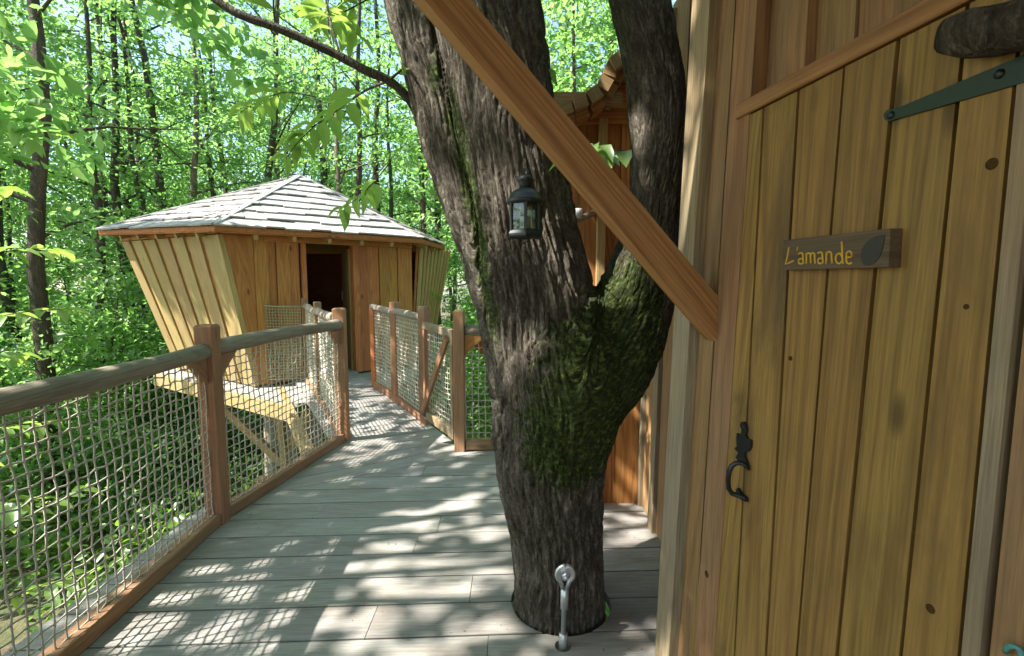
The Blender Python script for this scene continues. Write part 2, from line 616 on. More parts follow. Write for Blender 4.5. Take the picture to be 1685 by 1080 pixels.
N = 150
gx = np.linspace(-140, 140, N)
gxx = np.sign(gx) * (np.abs(gx) / 140) ** 1.7 * 140
X, Y = np.meshgrid(gxx, gxx + 8)
Z = gz(X, Y) + rng.normal(0, .035, X.shape)
idx = np.arange(N * N).reshape(N, N)
fc = np.stack([idx[:-1, :-1], idx[:-1, 1:], idx[1:, 1:], idx[1:, :-1]], -1).reshape(-1, 4)
struct(link('forest_ground', fast_mesh('ground', np.stack([X, Y, Z], -1).reshape(-1, 3), fc, smooth=True), M_floor))


# ------------------------------------------------------------------ deck
DROT = 0.045
DT = .045


def clip_poly(poly, a, b, c):
    """keep a*x+b*y<=c"""
    out = []
    for i in range(len(poly)):
        p, q = poly[i], poly[(i + 1) % len(poly)]
        dp, dq = a * p[0] + b * p[1] - c, a * q[0] + b * q[1] - c
        if dp <= 0:
            out.append(p)
        if (dp < 0) != (dq < 0) and abs(dp - dq) > 1e-9:
            t = dp / (dp - dq)
            out.append((p[0] + t * (q[0] - p[0]), p[1] + t * (q[1] - p[1])))
    return out


BD = V((-0.5, 0.866, 0))          # heading of the footbridge
BN = V((0.866, 0.5, 0))
SEAM0, SEAM1 = V((-1.95, 3.16, 0)), V((-0.16, 4.193, 0))
deck = link('deck', None)
struct(deck)
HOLE = (.228, 2.15, .232)
CHOLE = (.210, 1.866, .034)


def deck_plank(poly, name='plank', parent=deck):
    if len(poly) < 3:
        return None
    A = sum(poly[i][0] * poly[(i + 1) % len(poly)][1] - poly[(i + 1) % len(poly)][0] * poly[i][1] for i in range(len(poly))) / 2
    if abs(A) < .004:
        return None
    return prism(name, parent, M_deck, [V((p[0], p[1], random.uniform(-.0015, .0015))) for p in poly], -DT, 0, (0, 0, 1))


cut_planks = []
W_ = .2135
joint_x = {9: -.62, 10: -.2, 11: .42, 12: -.55, 8: -.1, 7: .2, 13: -.45, 14: .3, 6: -.7, 15: .1}
for i in range(-3, 22):
    y0 = 1.899 + (i - 9) * W_ + .0045
    y1 = y0 + W_ - .009
    sp = joint_x.get(i, random.uniform(-1.2, .6))
    for (xa, xb) in ((-2.05, sp - .0015), (sp + .0015, 2.6)):
        poly = [(xa, y0 + DROT * (xa + .7)), (xb, y0 + DROT * (xb + .7)), (xb, y1 + DROT * (xb + .7)), (xa, y1 + DROT * (xa + .7))]
        sd = (SEAM1 - SEAM0)
        nx, ny = -sd.y, sd.x
        poly = clip_poly(poly, nx, ny, nx * SEAM0.x + ny * SEAM0.y - .004)
        if len(poly) > 2:
            poly = clip_poly(poly, 0, 1, 4.22)
        o = deck_plank(poly)
        if o and y1 + .2 > HOLE[1] - HOLE[2] and y0 - .2 < HOLE[1] + HOLE[2]:
            cut_planks.append(o)

# cut the round trunk hole and the cable hole
hb = bmesh.new()
bmesh.ops.create_cone(hb, cap_ends=True, segments=56, radius1=HOLE[2], radius2=HOLE[2], depth=.5, matrix=Matrix.Translation((HOLE[0], HOLE[1], 0)))
bmesh.ops.create_cone(hb, cap_ends=True, segments=24, radius1=CHOLE[2], radius2=CHOLE[2], depth=.5, matrix=Matrix.Translation((CHOLE[0], CHOLE[1], .0)))
hm = bpy.data.meshes.new('hole')
hb.to_mesh(hm)
hb.free()
ho = bpy.data.objects.new('hole_cutter', hm)
COL.objects.link(ho)
for o in cut_planks:
    md = o.modifiers.new('b', 'BOOLEAN')
    md.operation = 'DIFFERENCE'
    md.object = ho
    md.solver = 'EXACT'
bpy.context.view_layer.update()
dg = bpy.context.evaluated_depsgraph_get()
for o in cut_planks:
    me = bpy.data.meshes.new_from_object(o.evaluated_get(dg))
    o.modifiers.clear()
    o.data = me
bpy.data.objects.remove(ho)
for y in (-.6, .5, 1.55, 2.62, 3.7):                       # joists under the deck
    cbeam('joist', deck, M_under, (-2.0, y, -DT - .072), (2.5, y + .09, -DT - .072), .07, .14, (0, 0, 1))
for (x, y) in ((-1.8, .3), (-1.75, 3.1), (-.3, 3.9), (1.6, .3), (1.7, 3.2)):
    log('stilt', deck, M_log, (x, y, float(gz(x, y)) - .3), (x, y, -DT - .14), .1, 12, 6)

# footbridge
bridge = link('footbridge', None)
struct(bridge)
R_line = (V((-0.40, 4.16, 0)), BD)


def isect(p, d, q, e):
    den = d.x * e.y - d.y * e.x
    t = ((q.x - p.x) * e.y - (q.y - p.y) * e.x) / den
    return p + d * t


LP = [V((-1.97, 3.1, 0)), V((-1.70, 4.46, 0)), V((-3.25, 7.16, 0))]


def left_at(p):
    a = isect(p, BN, LP[0], LP[1] - LP[0])
    if (a - LP[0]).dot(LP[1] - LP[0]) < (LP[1] - LP[0]).length_squared:
        return a
    return isect(p, BN, LP[1], LP[2] - LP[1])


S0 = SEAM0
s = .004
while s < 4.95:
    w = .205
    pa, pb = S0 + BD * s, S0 + BD * (s + w - .009)
    ra, rb = isect(pa, BN, *R_line), isect(pb, BN, *R_line)
    if s < .28:
        ra = ra + BN * (.22 - s * .8)
        rb = rb + BN * (.22 - s * .8 - .16)
    la, lb = left_at(pa), left_at(pb)
    deck_plank([(la.x, la.y), (ra.x, ra.y), (rb.x, rb.y), (lb.x, lb.y)], parent=bridge)
    s += w
for off in (.12, .68):
    q0 = V((-1.25, 3.75, 0)) + BN * (off - .35)
    q1 = q0 + BD * 4.1
    cbeam('bearer', bridge, M_under, q0 + V((0, 0, -DT - .092)), q1 + V((0, 0, -DT - .092)), .08, .18, (0, 0, 1))


# ------------------------------------------------------------------ rope net
def net(parent, a0, a1, b0, b1, cell=.052, r=.0036, mat=None, sag=.012, name='rope_net'):
    """a net hung between the line a0-a1 (below) and b0-b1 (above)"""
    a0, a1, b0, b1 = (np.array(tuple(p)) for p in (a0, a1, b0, b1))
    L = np.linalg.norm(a1 - a0)
    Hh = np.linalg.norm(b0 - a0)
    nu, nv = max(3, int(round(L / cell))), max(3, int(round(Hh / cell)))
    u = np.linspace(0, 1, nu + 1)
    v = np.linspace(0, 1, nv + 1)
    U, Vv = np.meshgrid(u, v, indexing='ij')
    ax = (a1 - a0) / L
    up = np.array((0, 0, 1.0))
    nr = np.cross(ax, up)
    P = (a0 * ((1 - U) * (1 - Vv))[..., None] + a1 * (U * (1 - Vv))[..., None] + b0 * ((1 - U) * Vv)[..., None] + b1 * (U * Vv)[..., None])
    edge = (np.sin(U * np.pi) * np.sin(Vv * np.pi))[..., None]
    ph = rng.uniform(0, 6, 4)
    P = P + nr * (sag * edge * np.sin(U * 9 + ph[0] + Vv * 3)[..., None])
    P = P + ax * (.008 * np.sin(Vv * 11 + U * 5 + ph[1]) * edge[..., 0])[..., None] + up * (.010 * np.sin(U * L * 4.2 + ph[2]) * edge[..., 0])[..., None]
    P = P + rng.normal(0, .0022, P.shape)
    sgn = ((np.arange(nu + 1)[:, None] + np.arange(nv + 1)[None, :]) % 2 * 2 - 1)[..., None]
    P = P + up * sgn * .0035
    vs, fs, off = [], [], 0
    ns = 5

    def strand(pts, ref, rr):
        nonlocal off
        mid = []
        for k in range(len(pts) - 1):
            mid += [pts[k], pts[k] * .5 + pts[k + 1] * .5 + rng.normal(0, .0009, 3)]
        mid.append(pts[-1])
        rad = np.array([rr * (1.28 if k % 2 == 0 else .95) for k in range(len(mid))])
        t, f = tube_arrays(mid, rad, ns, off, ref=ref)
        vs.append(t)
        fs.extend(f)
        off += len(t)
    for i in range(nu + 1):
        strand(P[i] + nr * .0015, nr, r)
    for j in range(nv + 1):
        strand(P[:, j] - nr * .0015, nr, r)
    return link(name, fast_mesh('net', np.concatenate(vs), np.array(fs), smooth=True), mat or M_rope, parent)


def post(parent, p, h=1.235, w=.1, z0=0.0, ang=0.0, mat=None, name='post'):
    p = V(p)
    me = board_mesh(h - .012, w, w, .006, .0008, 3)
    bm = bmesh.new()
    bm.from_mesh(me)
    # weathered chamfered head
    top = [v for v in bm.verts if v.co.x > h - .013]
    f = [fa for fa in bm.faces if all(v in top for v in fa.verts)][0]
    r = bmesh.ops.inset_region(bm, faces=[f], thickness=.012)
    for v in f.verts:
        v.co.x += .012
    bm.to_mesh(me)
    bm.free()
    d = V((math.sin(ang), -math.cos(ang), 0))
    return link(name, me, mat or M_post, parent, frame(V((p.x, p.y, z0)) - d * w / 2, (0, 0, 1), d))


def knee(parent, p, along, mat, s=.16, t=.045):
    """triangular bracket under the hand rail beside a post"""
    p, along = V(p), V(along).normalized()
    n = along.cross(V((0, 0, 1)))
    tri = [p + V((0, 0, -s)), p, p + along * s]
    return prism('bracket', parent, mat, tri, -t / 2, t / 2, n)


RZ = 1.085
L0, L1, L2 = V((-1.70, .35, 0)), V((-1.83, 2.90, 0)), V((-1.585, 4.45, 0))
L3, L4 = V((-2.40, 5.99, 0)), V((-3.02, 7.08, 0))
R1, R2, R3, R4 = V((-.455, 4.17, 0)), V((-.905, 4.975, 0)), V((-1.44, 5.95, 0)), V((-1.93, 6.75, 0))


def up(p, z):
    return V((p.x, p.y, z))


railing = thing('rope_railing', 'log handrail with rope net along the edge of the grey plank deck', 'railing', L1)
for p in (L0, L1, L2):
    post(railing, p, 1.235 if p is not L2 else 1.245, .105, ang=.1)
for (p, q) in ((L0, L1), (L1, L2)):
    d = (q - p).normalized()
    log('handrail', railing, M_log, up(p + d * .03, RZ), up(q - d * .03, RZ + (.005 if q is L2 else 0)), .047)
    cbeam('bottom_rail', railing, M_post, up(p + d * .055, .04), up(q - d * .055, .04), .085, .072, (0, 0, 1), wob=.002, nseg=5)
    side = V((-d.y, d.x, 0)) * -.0
    net(railing, up(p + d * .06, .075), up(q - d * .06, .075), up(p + d * .06, RZ - .03), up(q - d * .06, RZ - .03), .0515, .0036)
dl = (L1 - L0).normalized()
knee(railing, up(L1 - dl * .052, RZ - .04), -dl, M_post)
dl2 = (L2 - L1).normalized()
knee(railing, up(L1 + dl2 * .052, RZ - .04), dl2, M_post)
knee(railing, up(L2 - dl2 * .052, RZ - .04), -dl2, M_post, .13)

rail2 = thing('rope_railing', 'short net railing along the footbridge leading towards the open doorway', 'railing', L3)
post(rail2, L3, 1.235, .085, ang=.5)
post(rail2, L4, 1.245, .085, ang=.5)
db = (L3 - L2).normalized()
for (p, q) in ((L2, L3), (L3, L4)):
    d = (q - p).normalized()
    log('handrail', rail2, M_log, up(p + d * .06, RZ + .06 * (p is L2)), up(q - d * .0, RZ + .03), .045)
    cbeam('bottom_rail', rail2, M_post, up(p + d * .06, .037), up(q - d * .05, .037), .08, .07, (0, 0, 1))
    net(rail2, up(p + d * .06, .075), up(q - d * .05, .075), up(p + d * .06, RZ - .0), up(q - d * .05, RZ - .0), .047, .0042)

LE = V((-3.74, 7.0, 0))
rail3 = thing('rope_railing', 'greenish net panel closing the landing against the slanted cabin wall', 'railing', LE)
dle = (LE - L4).normalized()
net(rail3, up(L4 + dle * .06, .06), up(LE, .04), up(L4 + dle * .06, 1.11), up(LE, 1.13), .040, .0046, M_ropeg)
tube('top_rope', rail3, M_ropeg, [up(L4 + dle * .05, 1.12), up((L4 + LE) / 2, 1.118), up(LE, 1.14)], .011, 8)
tube('bottom_rope', rail3, M_ropeg, [up(L4 + dle * .05, .06), up(LE, .045)], .009, 8)

rail4 = thing('rope_railing', 'silvered log railing with rope net beside the cabin door', 'railing', R3)
for p in (R2, R3):
    post(rail4, p, 1.235, .092, ang=-.5)
post(rail4, R4, 1.12, .08, ang=-.5, mat=M_front)
for (p, q) in ((R2, R3), (R3, R4)):
    d = (q - p).normalized()
    log('handrail', rail4, M_log, up(p + d * .02, RZ + .01), up(q + d * (.06 if q is R4 else 0), RZ + .045), .043)
    cbeam('bottom_rail', rail4, M_post, up(p + d * .05, .05), up(q - d * .04, .05), .075, .095, (0, 0, 1))
    net(rail4, up(p + d * .05, .10), up(q - d * .04, .10), up(p + d * .05, RZ - .02), up(q - d * .04, RZ - .02), .049, .0042)

gate = thing('gate', 'small net gate with grey top rail and diagonal wooden brace', 'gate', R2)
d = (R2 - R1).normalized()
ga, gb = R1 + d * .065, R2 - d * .065
nb = V((d.y, -d.x, 0)) * -1
timber('top_rail', gate, M_batten, up(ga, 1.03), up(gb, 1.045), .07, .045, -BN)
timber('bottom_rail', gate, M_batten, up(ga, .13), up(gb, .13), .085, .045, -BN)
timber('stile', gate, M_batten, up(ga + d * .03, .085), up(ga + d * .03, 1.0), .05, .045, -BN)
timber('stile', gate, M_post, up(gb - d * .03, .085), up(gb - d * .03, 1.0), .05, .045, -BN)
timber('brace', gate, M_post, up(gb - d * .04, .175) - BN * .047, up(ga + d * .07, .99) - BN * .047, .075, .03, -BN)
net(gate, up(ga + d * .05, .165), up(gb - d * .05, .165), up(ga + d * .05, 1.0), up(gb - d * .05, 1.0), .05, .0042)
timber('hinge', gate, M_iron, up(gb + d * .03, .13) - BN * .047, up(gb - d * .07, .13) - BN * .047, .04, .006, -BN)

RB = V((1.25, 4.27, 0))
rail5 = thing('rope_railing', 'orange post and net railing running behind the big tree', 'railing', R1)
post(rail5, R1, 1.24, .092, ang=-.1)
post(rail5, V((.62, 4.23, 0)), 1.2, .09)
post(rail5, RB, 1.2, .09)
dr = (RB - R1).normalized()
log('handrail', rail5, M_log, up(R1 + dr * .05, 1.06), up(RB, 1.06), .042)
cbeam('bottom_rail', rail5, M_post, up(R1 + dr * .05, .06), up(RB, .06), .07, .09, (0, 0, 1))
net(rail5, up(R1 + dr * .05, .1), up(RB, .1), up(R1 + dr * .05, 1.03), up(RB, 1.03), .058, .0042)
knee(rail5, up(R1 + dr * .048, 1.02), dr, M_red, .17)
cbeam('brace', rail5, M_red, up(R1, .97) + V((.12, .1, 0)), V((.45, 4.36, .32)), .1, .05, (0, 1, 0))

# ------------------------------------------------------------------ right cabin
near_cabin = thing('cabin', 'timber cabin with plank door and pale battens right beside the tree', 'cabin', (1.2, .6, 0))
Z0, Z1 = -.02, 3.3


def wboard(name, parent, mat, y0t, y1t, y0b, y1b, d0, d1, z0=Z0, z1=Z1, zt=2.4, zb=.4):
    """upright board on the door wall; y-range measured at heights zt and zb"""
    def yy(a_t, a_b, z):
        return a_b + (a_t - a_b) * (z - zb) / (zt - zb)
    poly = [wall_pt(yy(y0t, y0b, z0), z0), wall_pt(yy(y1t, y1b, z0), z0), wall_pt(yy(y1t, y1b, z1), z1), wall_pt(yy(y0t, y0b, z1), z1)]
    return prism(name, parent, mat, poly, d0, d1, WN)


# corner batten A, boards B and C (left of the door), measured on the photograph
def wy(px, py):
    return on_wall(px, py).y


def edge_at(pt, pb, d, z):
    a_, b_ = on_wall(*pt, d), on_wall(*pb, d)
    return a_ + (b_ - a_) * ((z - a_.z) / (b_.z - a_.z))


def wboard_px(name, parent, mat, lt, lb, rt, rb, d0, d1, z0=Z0, z1=Z1):
    q = [edge_at(lt, lb, d1, z0), edge_at(rt, rb, d1, z0), edge_at(rt, rb, d1, z1), edge_at(lt, lb, d1, z1)]
    return prism(name, parent, mat, q, d0 - d1, 0, WN)


wboard_px('corner_batten', near_cabin, M_batten, (1139, 0), (1083, 980), (1168, 0), (1104, 1027), -.0, .056)
wboard_px('plank', near_cabin, M_wall, (1168, 0), (1090, 1080), (1210, 0), (1141, 1080), -.02, .020)
wboard_px('plank', near_cabin, M_wall, (1212, 0), (1143, 1080), (1246, 0), (1175, 1080), -.02, .024)
# boards above the door, recessed, with cover battens
ys = [1.455, 1.30, 1.14, .97, .80, .62, .44, .26]
for i in range(7):
    wboard('plank', near_cabin, M_wall, ys[i + 1] + .002, ys[i] - .002, ys[i + 1] + .002, ys[i] - .002, -.045, -.022 + .006 * (i % 2), 2.0, Z1)
for yb in (1.285, .955, .43):
    wboard('batten', near_cabin, M_wall, yb - .035, yb + .035, yb - .035, yb + .035, -.021, .012, 2.02, Z1)
# wall beyond the hinge side of the door (continues behind the viewer)
for i in range(9):
    y1 = .758 - i * .2
    wboard('plank', near_cabin, M_wall, y1 - .197, y1, y1 - .197, y1, -.02, .02 + .008 * (i % 2))
# sloping moulding above the door
timber('door_head', near_cabin, M_brace, wall_pt(.60, 1.99, -.02), wall_pt(1.485, 1.99, -.02), .042, .052, WN)
# backing so that no light comes through
prism('wall_core', near_cabin, M_dark, [wall_pt(-1.2, -.02), wall_pt(1.84, -.02), wall_pt(1.80, Z1), wall_pt(-1.2, Z1)], -.12, -.06, WN)

# the door
door = link('door', None, None, near_cabin, Matrix.Translation(wall_pt(1.1, 0)))
door['label'] = 'yellow pine plank door with green strap hinge and black iron pull'
gr = [1.532, 1.395, 1.296, 1.158, 1.024, .882, .79]
gr_px = [(1232, 200), (1268, 200), (1325, 200), (1397, 200), (1482, 200), (1593, 200)]
gy = [wy(*p) for p in gr_px] + [.795]
gb_ = [1.533, wy(1238, 760), wy(1292, 760), wy(1352, 760), wy(1425, 760), wy(1533, 760), .795]
for i in range(6):
    wboard('plank', door, M_door2 if i < 2 else M_door, gy[i + 1] + .0075, gy[i] - .001, gb_[i + 1] + .0075, gb_[i] - .001, -.02, .022 + random.uniform(-.001, .001), .01, 1.965, 1.775, 1.1)
wboard('back_panel', door, M_door, .80, 1.50, .80, 1.52, -.035, .008, .02, 1.96)
wboard('edge_strip', door, M_batten, .768, .7945, .768, .7945, -.02, .026, .01, 1.965)
# dark knots and the stained patch are in the wood itself; a few real knots
for (px, py, rr) in ((1632, 270, .010), (1531, 1002, .009), (1590, 505, .005), (1300, 590, .006), (1163, 945, .012)):
    p = on_wall(px, py, .0232 if px > 1240 else .0238)
    lathe('knot', door if px > 1240 else near_cabin, M_knot, [(rr, -.004), (rr * .95, .0004), (rr * .5, .0007)], p, 14, axis=WN)

# strap hinge
hp = [(1457, 189), (1462, 182), (1488, 175), (1685, 92), (1760, 60), (1760, 112), (1685, 137), (1500, 190), (1466, 200), (1459, 197)]
prism('strap_hinge', door, M_green, [on_wall(*p, .024) for p in hp], -.001, .005, WN)
for (px, py) in ((1466, 190), (1645, 122)):
    lathe('bolt', door, M_iron, [(.0075, 0), (.0075, .002), (.0045, .005)], on_wall(px, py, .029), 14, axis=WN)

# iron pull
H0 = on_wall(1217, 770, .024)


def hpt(px, py, d):
    return on_wall(px, py, .024 + d)


out = [(1222, 694), (1226, 694), (1230, 700), (1231, 708), (1229, 716), (1232, 722), (1238, 724), (1238, 735), (1233, 743), (1228, 744), (1228, 752), (1232, 761), (1233, 774), (1229, 770), (1224, 763), (1217, 759), (1213, 753), (1217, 745), (1211, 738), (1215, 735), (1214, 722), (1215, 713), (1221, 716), (1223, 708), (1220, 700)]
prism('pull_plate', door, M_iron, [hpt(px, py, 0) for (px, py) in out], -.001, .006, WN)
lathe('rivet', door, M_iron, [(.005, 0), (.005, .003), (.003, .005)], hpt(1226, 703, .005), 12, axis=WN)
gp = [hpt(*p_) for p_ in ((1232, 772, .006), (1222, 763, .018), (1212, 762, .03), (1204, 767, .04), (1200, 776, .045), (1198, 790, .046), (1199, 804, .042), (1204, 812, .034), (1212, 815, .022), (1222, 818, .012), (1229, 824, .004))]
tube('pull_grip', door, M_iron, gp, [.005, .0065, .0072, .0074, .0074, .0075, .0075, .0074, .007, .0065, .006], 10)
prism('pull_foot', door, M_iron, [hpt(*p, 0) for p in ((1214, 806), (1217, 803), (1222, 812), (1230, 818), (1231, 825), (1226, 825), (1216, 817))], -.001, .008, WN)

# rough branch stub used as a peg high on the door
log_pts = [on_wall(1556, 60, .05), on_wall(1568, 56, .055), on_wall(1600, 53, .06), on_wall(1650, 48, .06), on_wall(1700, 38, .06), on_wall(1790, 20, .06)]
lo = tube('branch_stub', door, M_stub, log_pts, [.016, .031, .037, .036, .038, .038], 18, .05)
lo['label'] = 'rough bark covered branch stub pinned across the door'
# teal hook low on the frame
tube('hook', near_cabin, M_teal, [on_wall(1655, 1073, .025), on_wall(1657, 1066, .035), on_wall(1666, 1063, .04), on_wall(1676, 1066, .04), on_wall(1680, 1075, .035), on_wall(1684, 1090, .03)], .0042, 8)

# painted name board
sign = thing('name_sign', 'small dark wooden board painted with the yellow word and an almond', 'sign', on_wall(1380, 440, .024))
sign['label'] = "small dark wooden name board reading L'amande in yellow paint"
s0, s1, s2, s3 = on_wall(1290, 394, .05), on_wall(1287, 444, .05), on_wall(1462, 441, .05), on_wall(1465, 378, .05)
zt, zb = (s0.z + s3.z) / 2, (s1.z + s2.z) / 2
sp_ = [V((s1.x, s1.y, zb)), V((s2.x, s2.y, zb)), V((s3.x, s3.y, zt)), V((s0.x, s0.y, zt))]
prism('board', sign, M_signb, sp_, -.027, 0, WN)


def zs(x, y, d=.05):
    return on_wall(1270 + x / 7.326, 360 + y / 7.33, d)


def stroke(pts, r=.0017, name='letter_stroke'):
    n = len(pts)
    vs, fs = tube_arrays([zs(x, y, .0505) for (x, y) in pts], r, 6)
    return vs, fs


def letter(strokes, r=.0022):
    V0, F0 = [], []
    for st in strokes:
        vs, fs = stroke(st, r)
        k = sum(len(x) for x in V0)
        V0.append(vs)
        F0 += [tuple(i + k for i in f) for f in fs]
        for a in (0, len(vs) - 6):
            F0.append(tuple(k + a + i for i in range(6)))
    return link('letter', pymesh('letter', np.concatenate(V0), F0, True), M_paint, sign)


def arc(cx, cy, rx, ry, a0, a1, n=12):
    return [(cx + rx * math.cos(math.radians(a0 + (a1 - a0) * i / n)), cy - ry * math.sin(math.radians(a0 + (a1 - a0) * i / n))) for i in range(n + 1)]


letter([[(208, 345), (196, 430), (180, 500), (166, 548), (215, 532), (265, 508)]])
letter([[(312, 340), (310, 360), (300, 385)]], .0015)
letter([arc(350, 440, 28, 25, 160, 20) + [(380, 500), (384, 545)], arc(352, 515, 30, 32, 60, 330)])
letter([[(418, 420), (420, 480), (418, 545)], [(420, 450)] + arc(445, 440, 24, 25, 170, 10) + [(470, 500), (472, 540)], [(470, 450)] + arc(496, 440, 24, 25, 170, 10) + [(521, 500), (526, 542)]])
letter([arc(585, 430, 28, 25, 160, 20) + [(616, 490), (622, 540)], arc(586, 510, 30, 33, 60, 330)])
letter([[(660, 410), (660, 470), (656, 545)], [(660, 450)] + arc(692, 430, 30, 30, 160, 10) + [(724, 480), (730, 540)]])
letter([[(845, 275), (850, 380), (852, 470), (862, 545)], arc(812, 482, 40, 62, 25, 335)])
letter([[(905, 470), (960, 462)] + arc(934, 440, 34, 46, 0, 180) + arc(936, 490, 38, 56, 180, 320)])
alm = [(1368, 190), (1360, 270), (1335, 380), (1300, 470), (1240, 540), (1170, 568), (1115, 560), (1085, 510), (1075, 440), (1090, 370), (1130, 300), (1200, 240), (1290, 200)]
prism('almond_motif', sign, M_almond, [zs(x, y) for (x, y) in alm], -.001, .0012, WN)

# the diagonal brace that carries the eave
b_lo = wall_pt(1.575, 1.375, .024)
b_hi = V((-.42, 1.365, 2.50))
bd = (b_hi - b_lo).normalized()
face_n = bd.cross(V((0, 0, 1))).normalized()
if face_n.y > 0:
    face_n = -face_n
upn = bd.cross(face_n)
if upn.z < 0:
    upn = -upn
W2_ = .098
hw = W2_ / 2
# foot cut along the wall
poly = []
for sgn in (-1, 1):
    q = b_lo + upn * hw * sgn
    t = (WP + WN * .024 - q).dot(WN) / bd.dot(WN)
    poly.append(q + bd * t)
poly += [b_hi + upn * hw, b_hi - upn * hw]
prism('brace', near_cabin, M_brace, poly, -.034, .034, face_n)
# eave above the viewer, out of view; overhang lengthened to shade the door
cbeam('eave_beam', near_cabin, M_brace, (-.16, -3.0, 2.60), (-.45, 1.46, 2.60), .12, .12, (0, 0, 1))
prism('eave_roof', near_cabin, M_front, [V((-.70, -3.2, 2.47)), V((-1.02, 1.33, 2.47)), V((.95, 1.35, 3.55)), V((1.3, -3.2, 3.55))], .0, .06, (-.48, 0, .87))

# side of the cabin beyond the corner, then the small wing behind the tree
for i, (ya, yb_, x, mt) in enumerate(((1.95, 2.28, .93, M_wall), (2.283, 2.56, .91, M_wall), (2.563, 2.83, .885, M_wall), (2.833, 3.10, .895, M_wall))):
    p = [V((x, ya, Z0)), V((x, yb_, Z0)), V((x + .03, yb_, 3.0)), V((x + .03, ya, 3.0))]
    prism('plank', near_cabin, mt, p, 0, .03, (-1, 0, 0))
for yb_ in (2.80,):
    timber('batten', near_cabin, M_batten, (.862, yb_, Z0), (.895, yb_, 2.95), .09, .035, (-1, 0, 0))
prism('wall_core', near_cabin, M_dark, [wall_pt(1.83, -.02), V((.98, 2.0, -.02)), V((.98, 2.0, Z1)), wall_pt(1.80, Z1)], 0, .02, (0, -1, 0))
prism('wall_core', near_cabin, M_dark, [V((1.0, 1.9, -.02)), V((1.0, 3.4, -.02)), V((1.0, 3.4, 3.0)), V((1.0, 1.9, 3.0))], 0, .02, (-1, 0, 0))
xs = [.30, .42, .555, .69, .845, .93]
for i in range(5):
    p = [V((xs[i] + .002, 3.185, Z0)), V((xs[i + 1] - .002, 3.185, Z0)), V((xs[i + 1] - .002, 3.21, 2.55)), V((xs[i] + .002, 3.21, 2.55))]
    prism('plank', near_cabin, M_red if i >= 2 else M_front, p, 0, .03 + .01 * (i % 2), (0, -1, 0))
timber('batten', near_cabin, M_batten, (.868, 3.14, Z0), (.868, 3.16, 2.5), .05, .04, (0, -1, 0))
timber('batten', near_cabin, M_pale, (.56, 3.155, Z0), (.57, 3.165, 2.5), .055, .035, (0, -1, 0))
for zz, hh in ((2.52, .1), (2.64, .12), (2.77, .13), (2.91, .13)):       # boarded gable of the wing
    timber('gable_board', near_cabin, M_red, ({2.52: .30, 2.64: .52, 2.77: .68, 2.91: .92}[zz], 3.17, zz), (1.5, 3.17, zz), hh - .004, .03 + .006 * (zz > 2.6), (0, -1, 0))
timber('wall_plate', near_cabin, M_under, (.22, 3.10, 2.585), (.66, 3.10, 2.585), .07, .07, (0, -1, 0))
cbeam('knee_brace', near_cabin, M_brace, (.32, 3.08, 2.28), (.40, 3.06, 2.55), .06, .05, (0, -1, 0))
cbeam('gable_strip', near_cabin, M_batten, on_y(1000, 180, 3.08), on_y(1022, 100, 3.08), .03, .03, (0, -1, 0))
# swept roof edge of the wing, thick shingles butted along a curve
curve = [(880, 178), (911, 172), (940, 163), (962, 155), (981, 142), (992, 122), (1000, 100), (1020, 87), (1050, 80), (1080, 76), (1108, 72), (1124, 48), (1140, 20), (1160, -10)]
cp = [on_y(x, y, 2.98) for (x, y) in curve]
for i in range(len(cp) - 1):
    a, b = cp[i], cp[i + 1]
    t = (b - a).normalized()
    n = V((-t.z, 0, t.x))
    gap = .003
    e = random.uniform(-.02, .02)
    quad = [a + t * gap - n * .075, b - t * gap - n * .075, b - t * gap + n * random.uniform(-.004, .008), a + t * gap]
    prism('eave_shingle', near_cabin, M_under, quad, .02 + e, -1.2, (0, -1, 0))
    prism('eave_lining', near_cabin, M_brace, [q - n * .0 for q in (a - n * .115, b - n * .115, b - n * .077, a - n * .077)], -.03, -1.1, (0, -1, 0))
# little white lamp and a dish on the wing, seen through the fork
lp = on_y(950, 352, 3.02)
lamp = thing('wall_lamp', 'small white enamel cup lamp on the wing wall behind the fork', 'lamp', lp)
lathe('shade', lamp, M_white, [(.022, -.03), (.03, .0), (.032, .028), (.028, .03)], lp, 18)
timber('bracket', lamp, M_iron, lp + V((0, .03, .0)), lp + V((0, .17, .0)), .015, .01, (0, 0, 1))
tube('peg', near_cabin, M_log, [on_y(942, 365, 3.0), on_y(960, 358, 3.06), on_y(978, 350, 3.15)], .02, 10)

# ------------------------------------------------------------------ far cabin
cab = thing('cabin', 'flared timber cabin under a shingled hip roof beyond the footbridge', 'cabin', (-4, 9, 0))
ZT = 2.12
Bb, Bt = V((-3.70, 6.95, -.02)), V((-3.96, 6.70, ZT))
Ab, At = V((-5.78, 8.34, -.02)), V((-6.32, 8.0, ZT))
Cb, Ct = V((-1.80, 8.72, -.02)), V((-1.66, 8.80, ZT))
Db, Dt = V((-1.75, 10.4, -.02)), V((-1.30, 10.4, ZT))
Ec, Fc, Gc = V((-2.6, 11.6, 0)), V((-4.9, 11.6, 0)), V((-6.2, 10.2, 0))


def lerp(a, b, t):
    return a + (b - a) * t


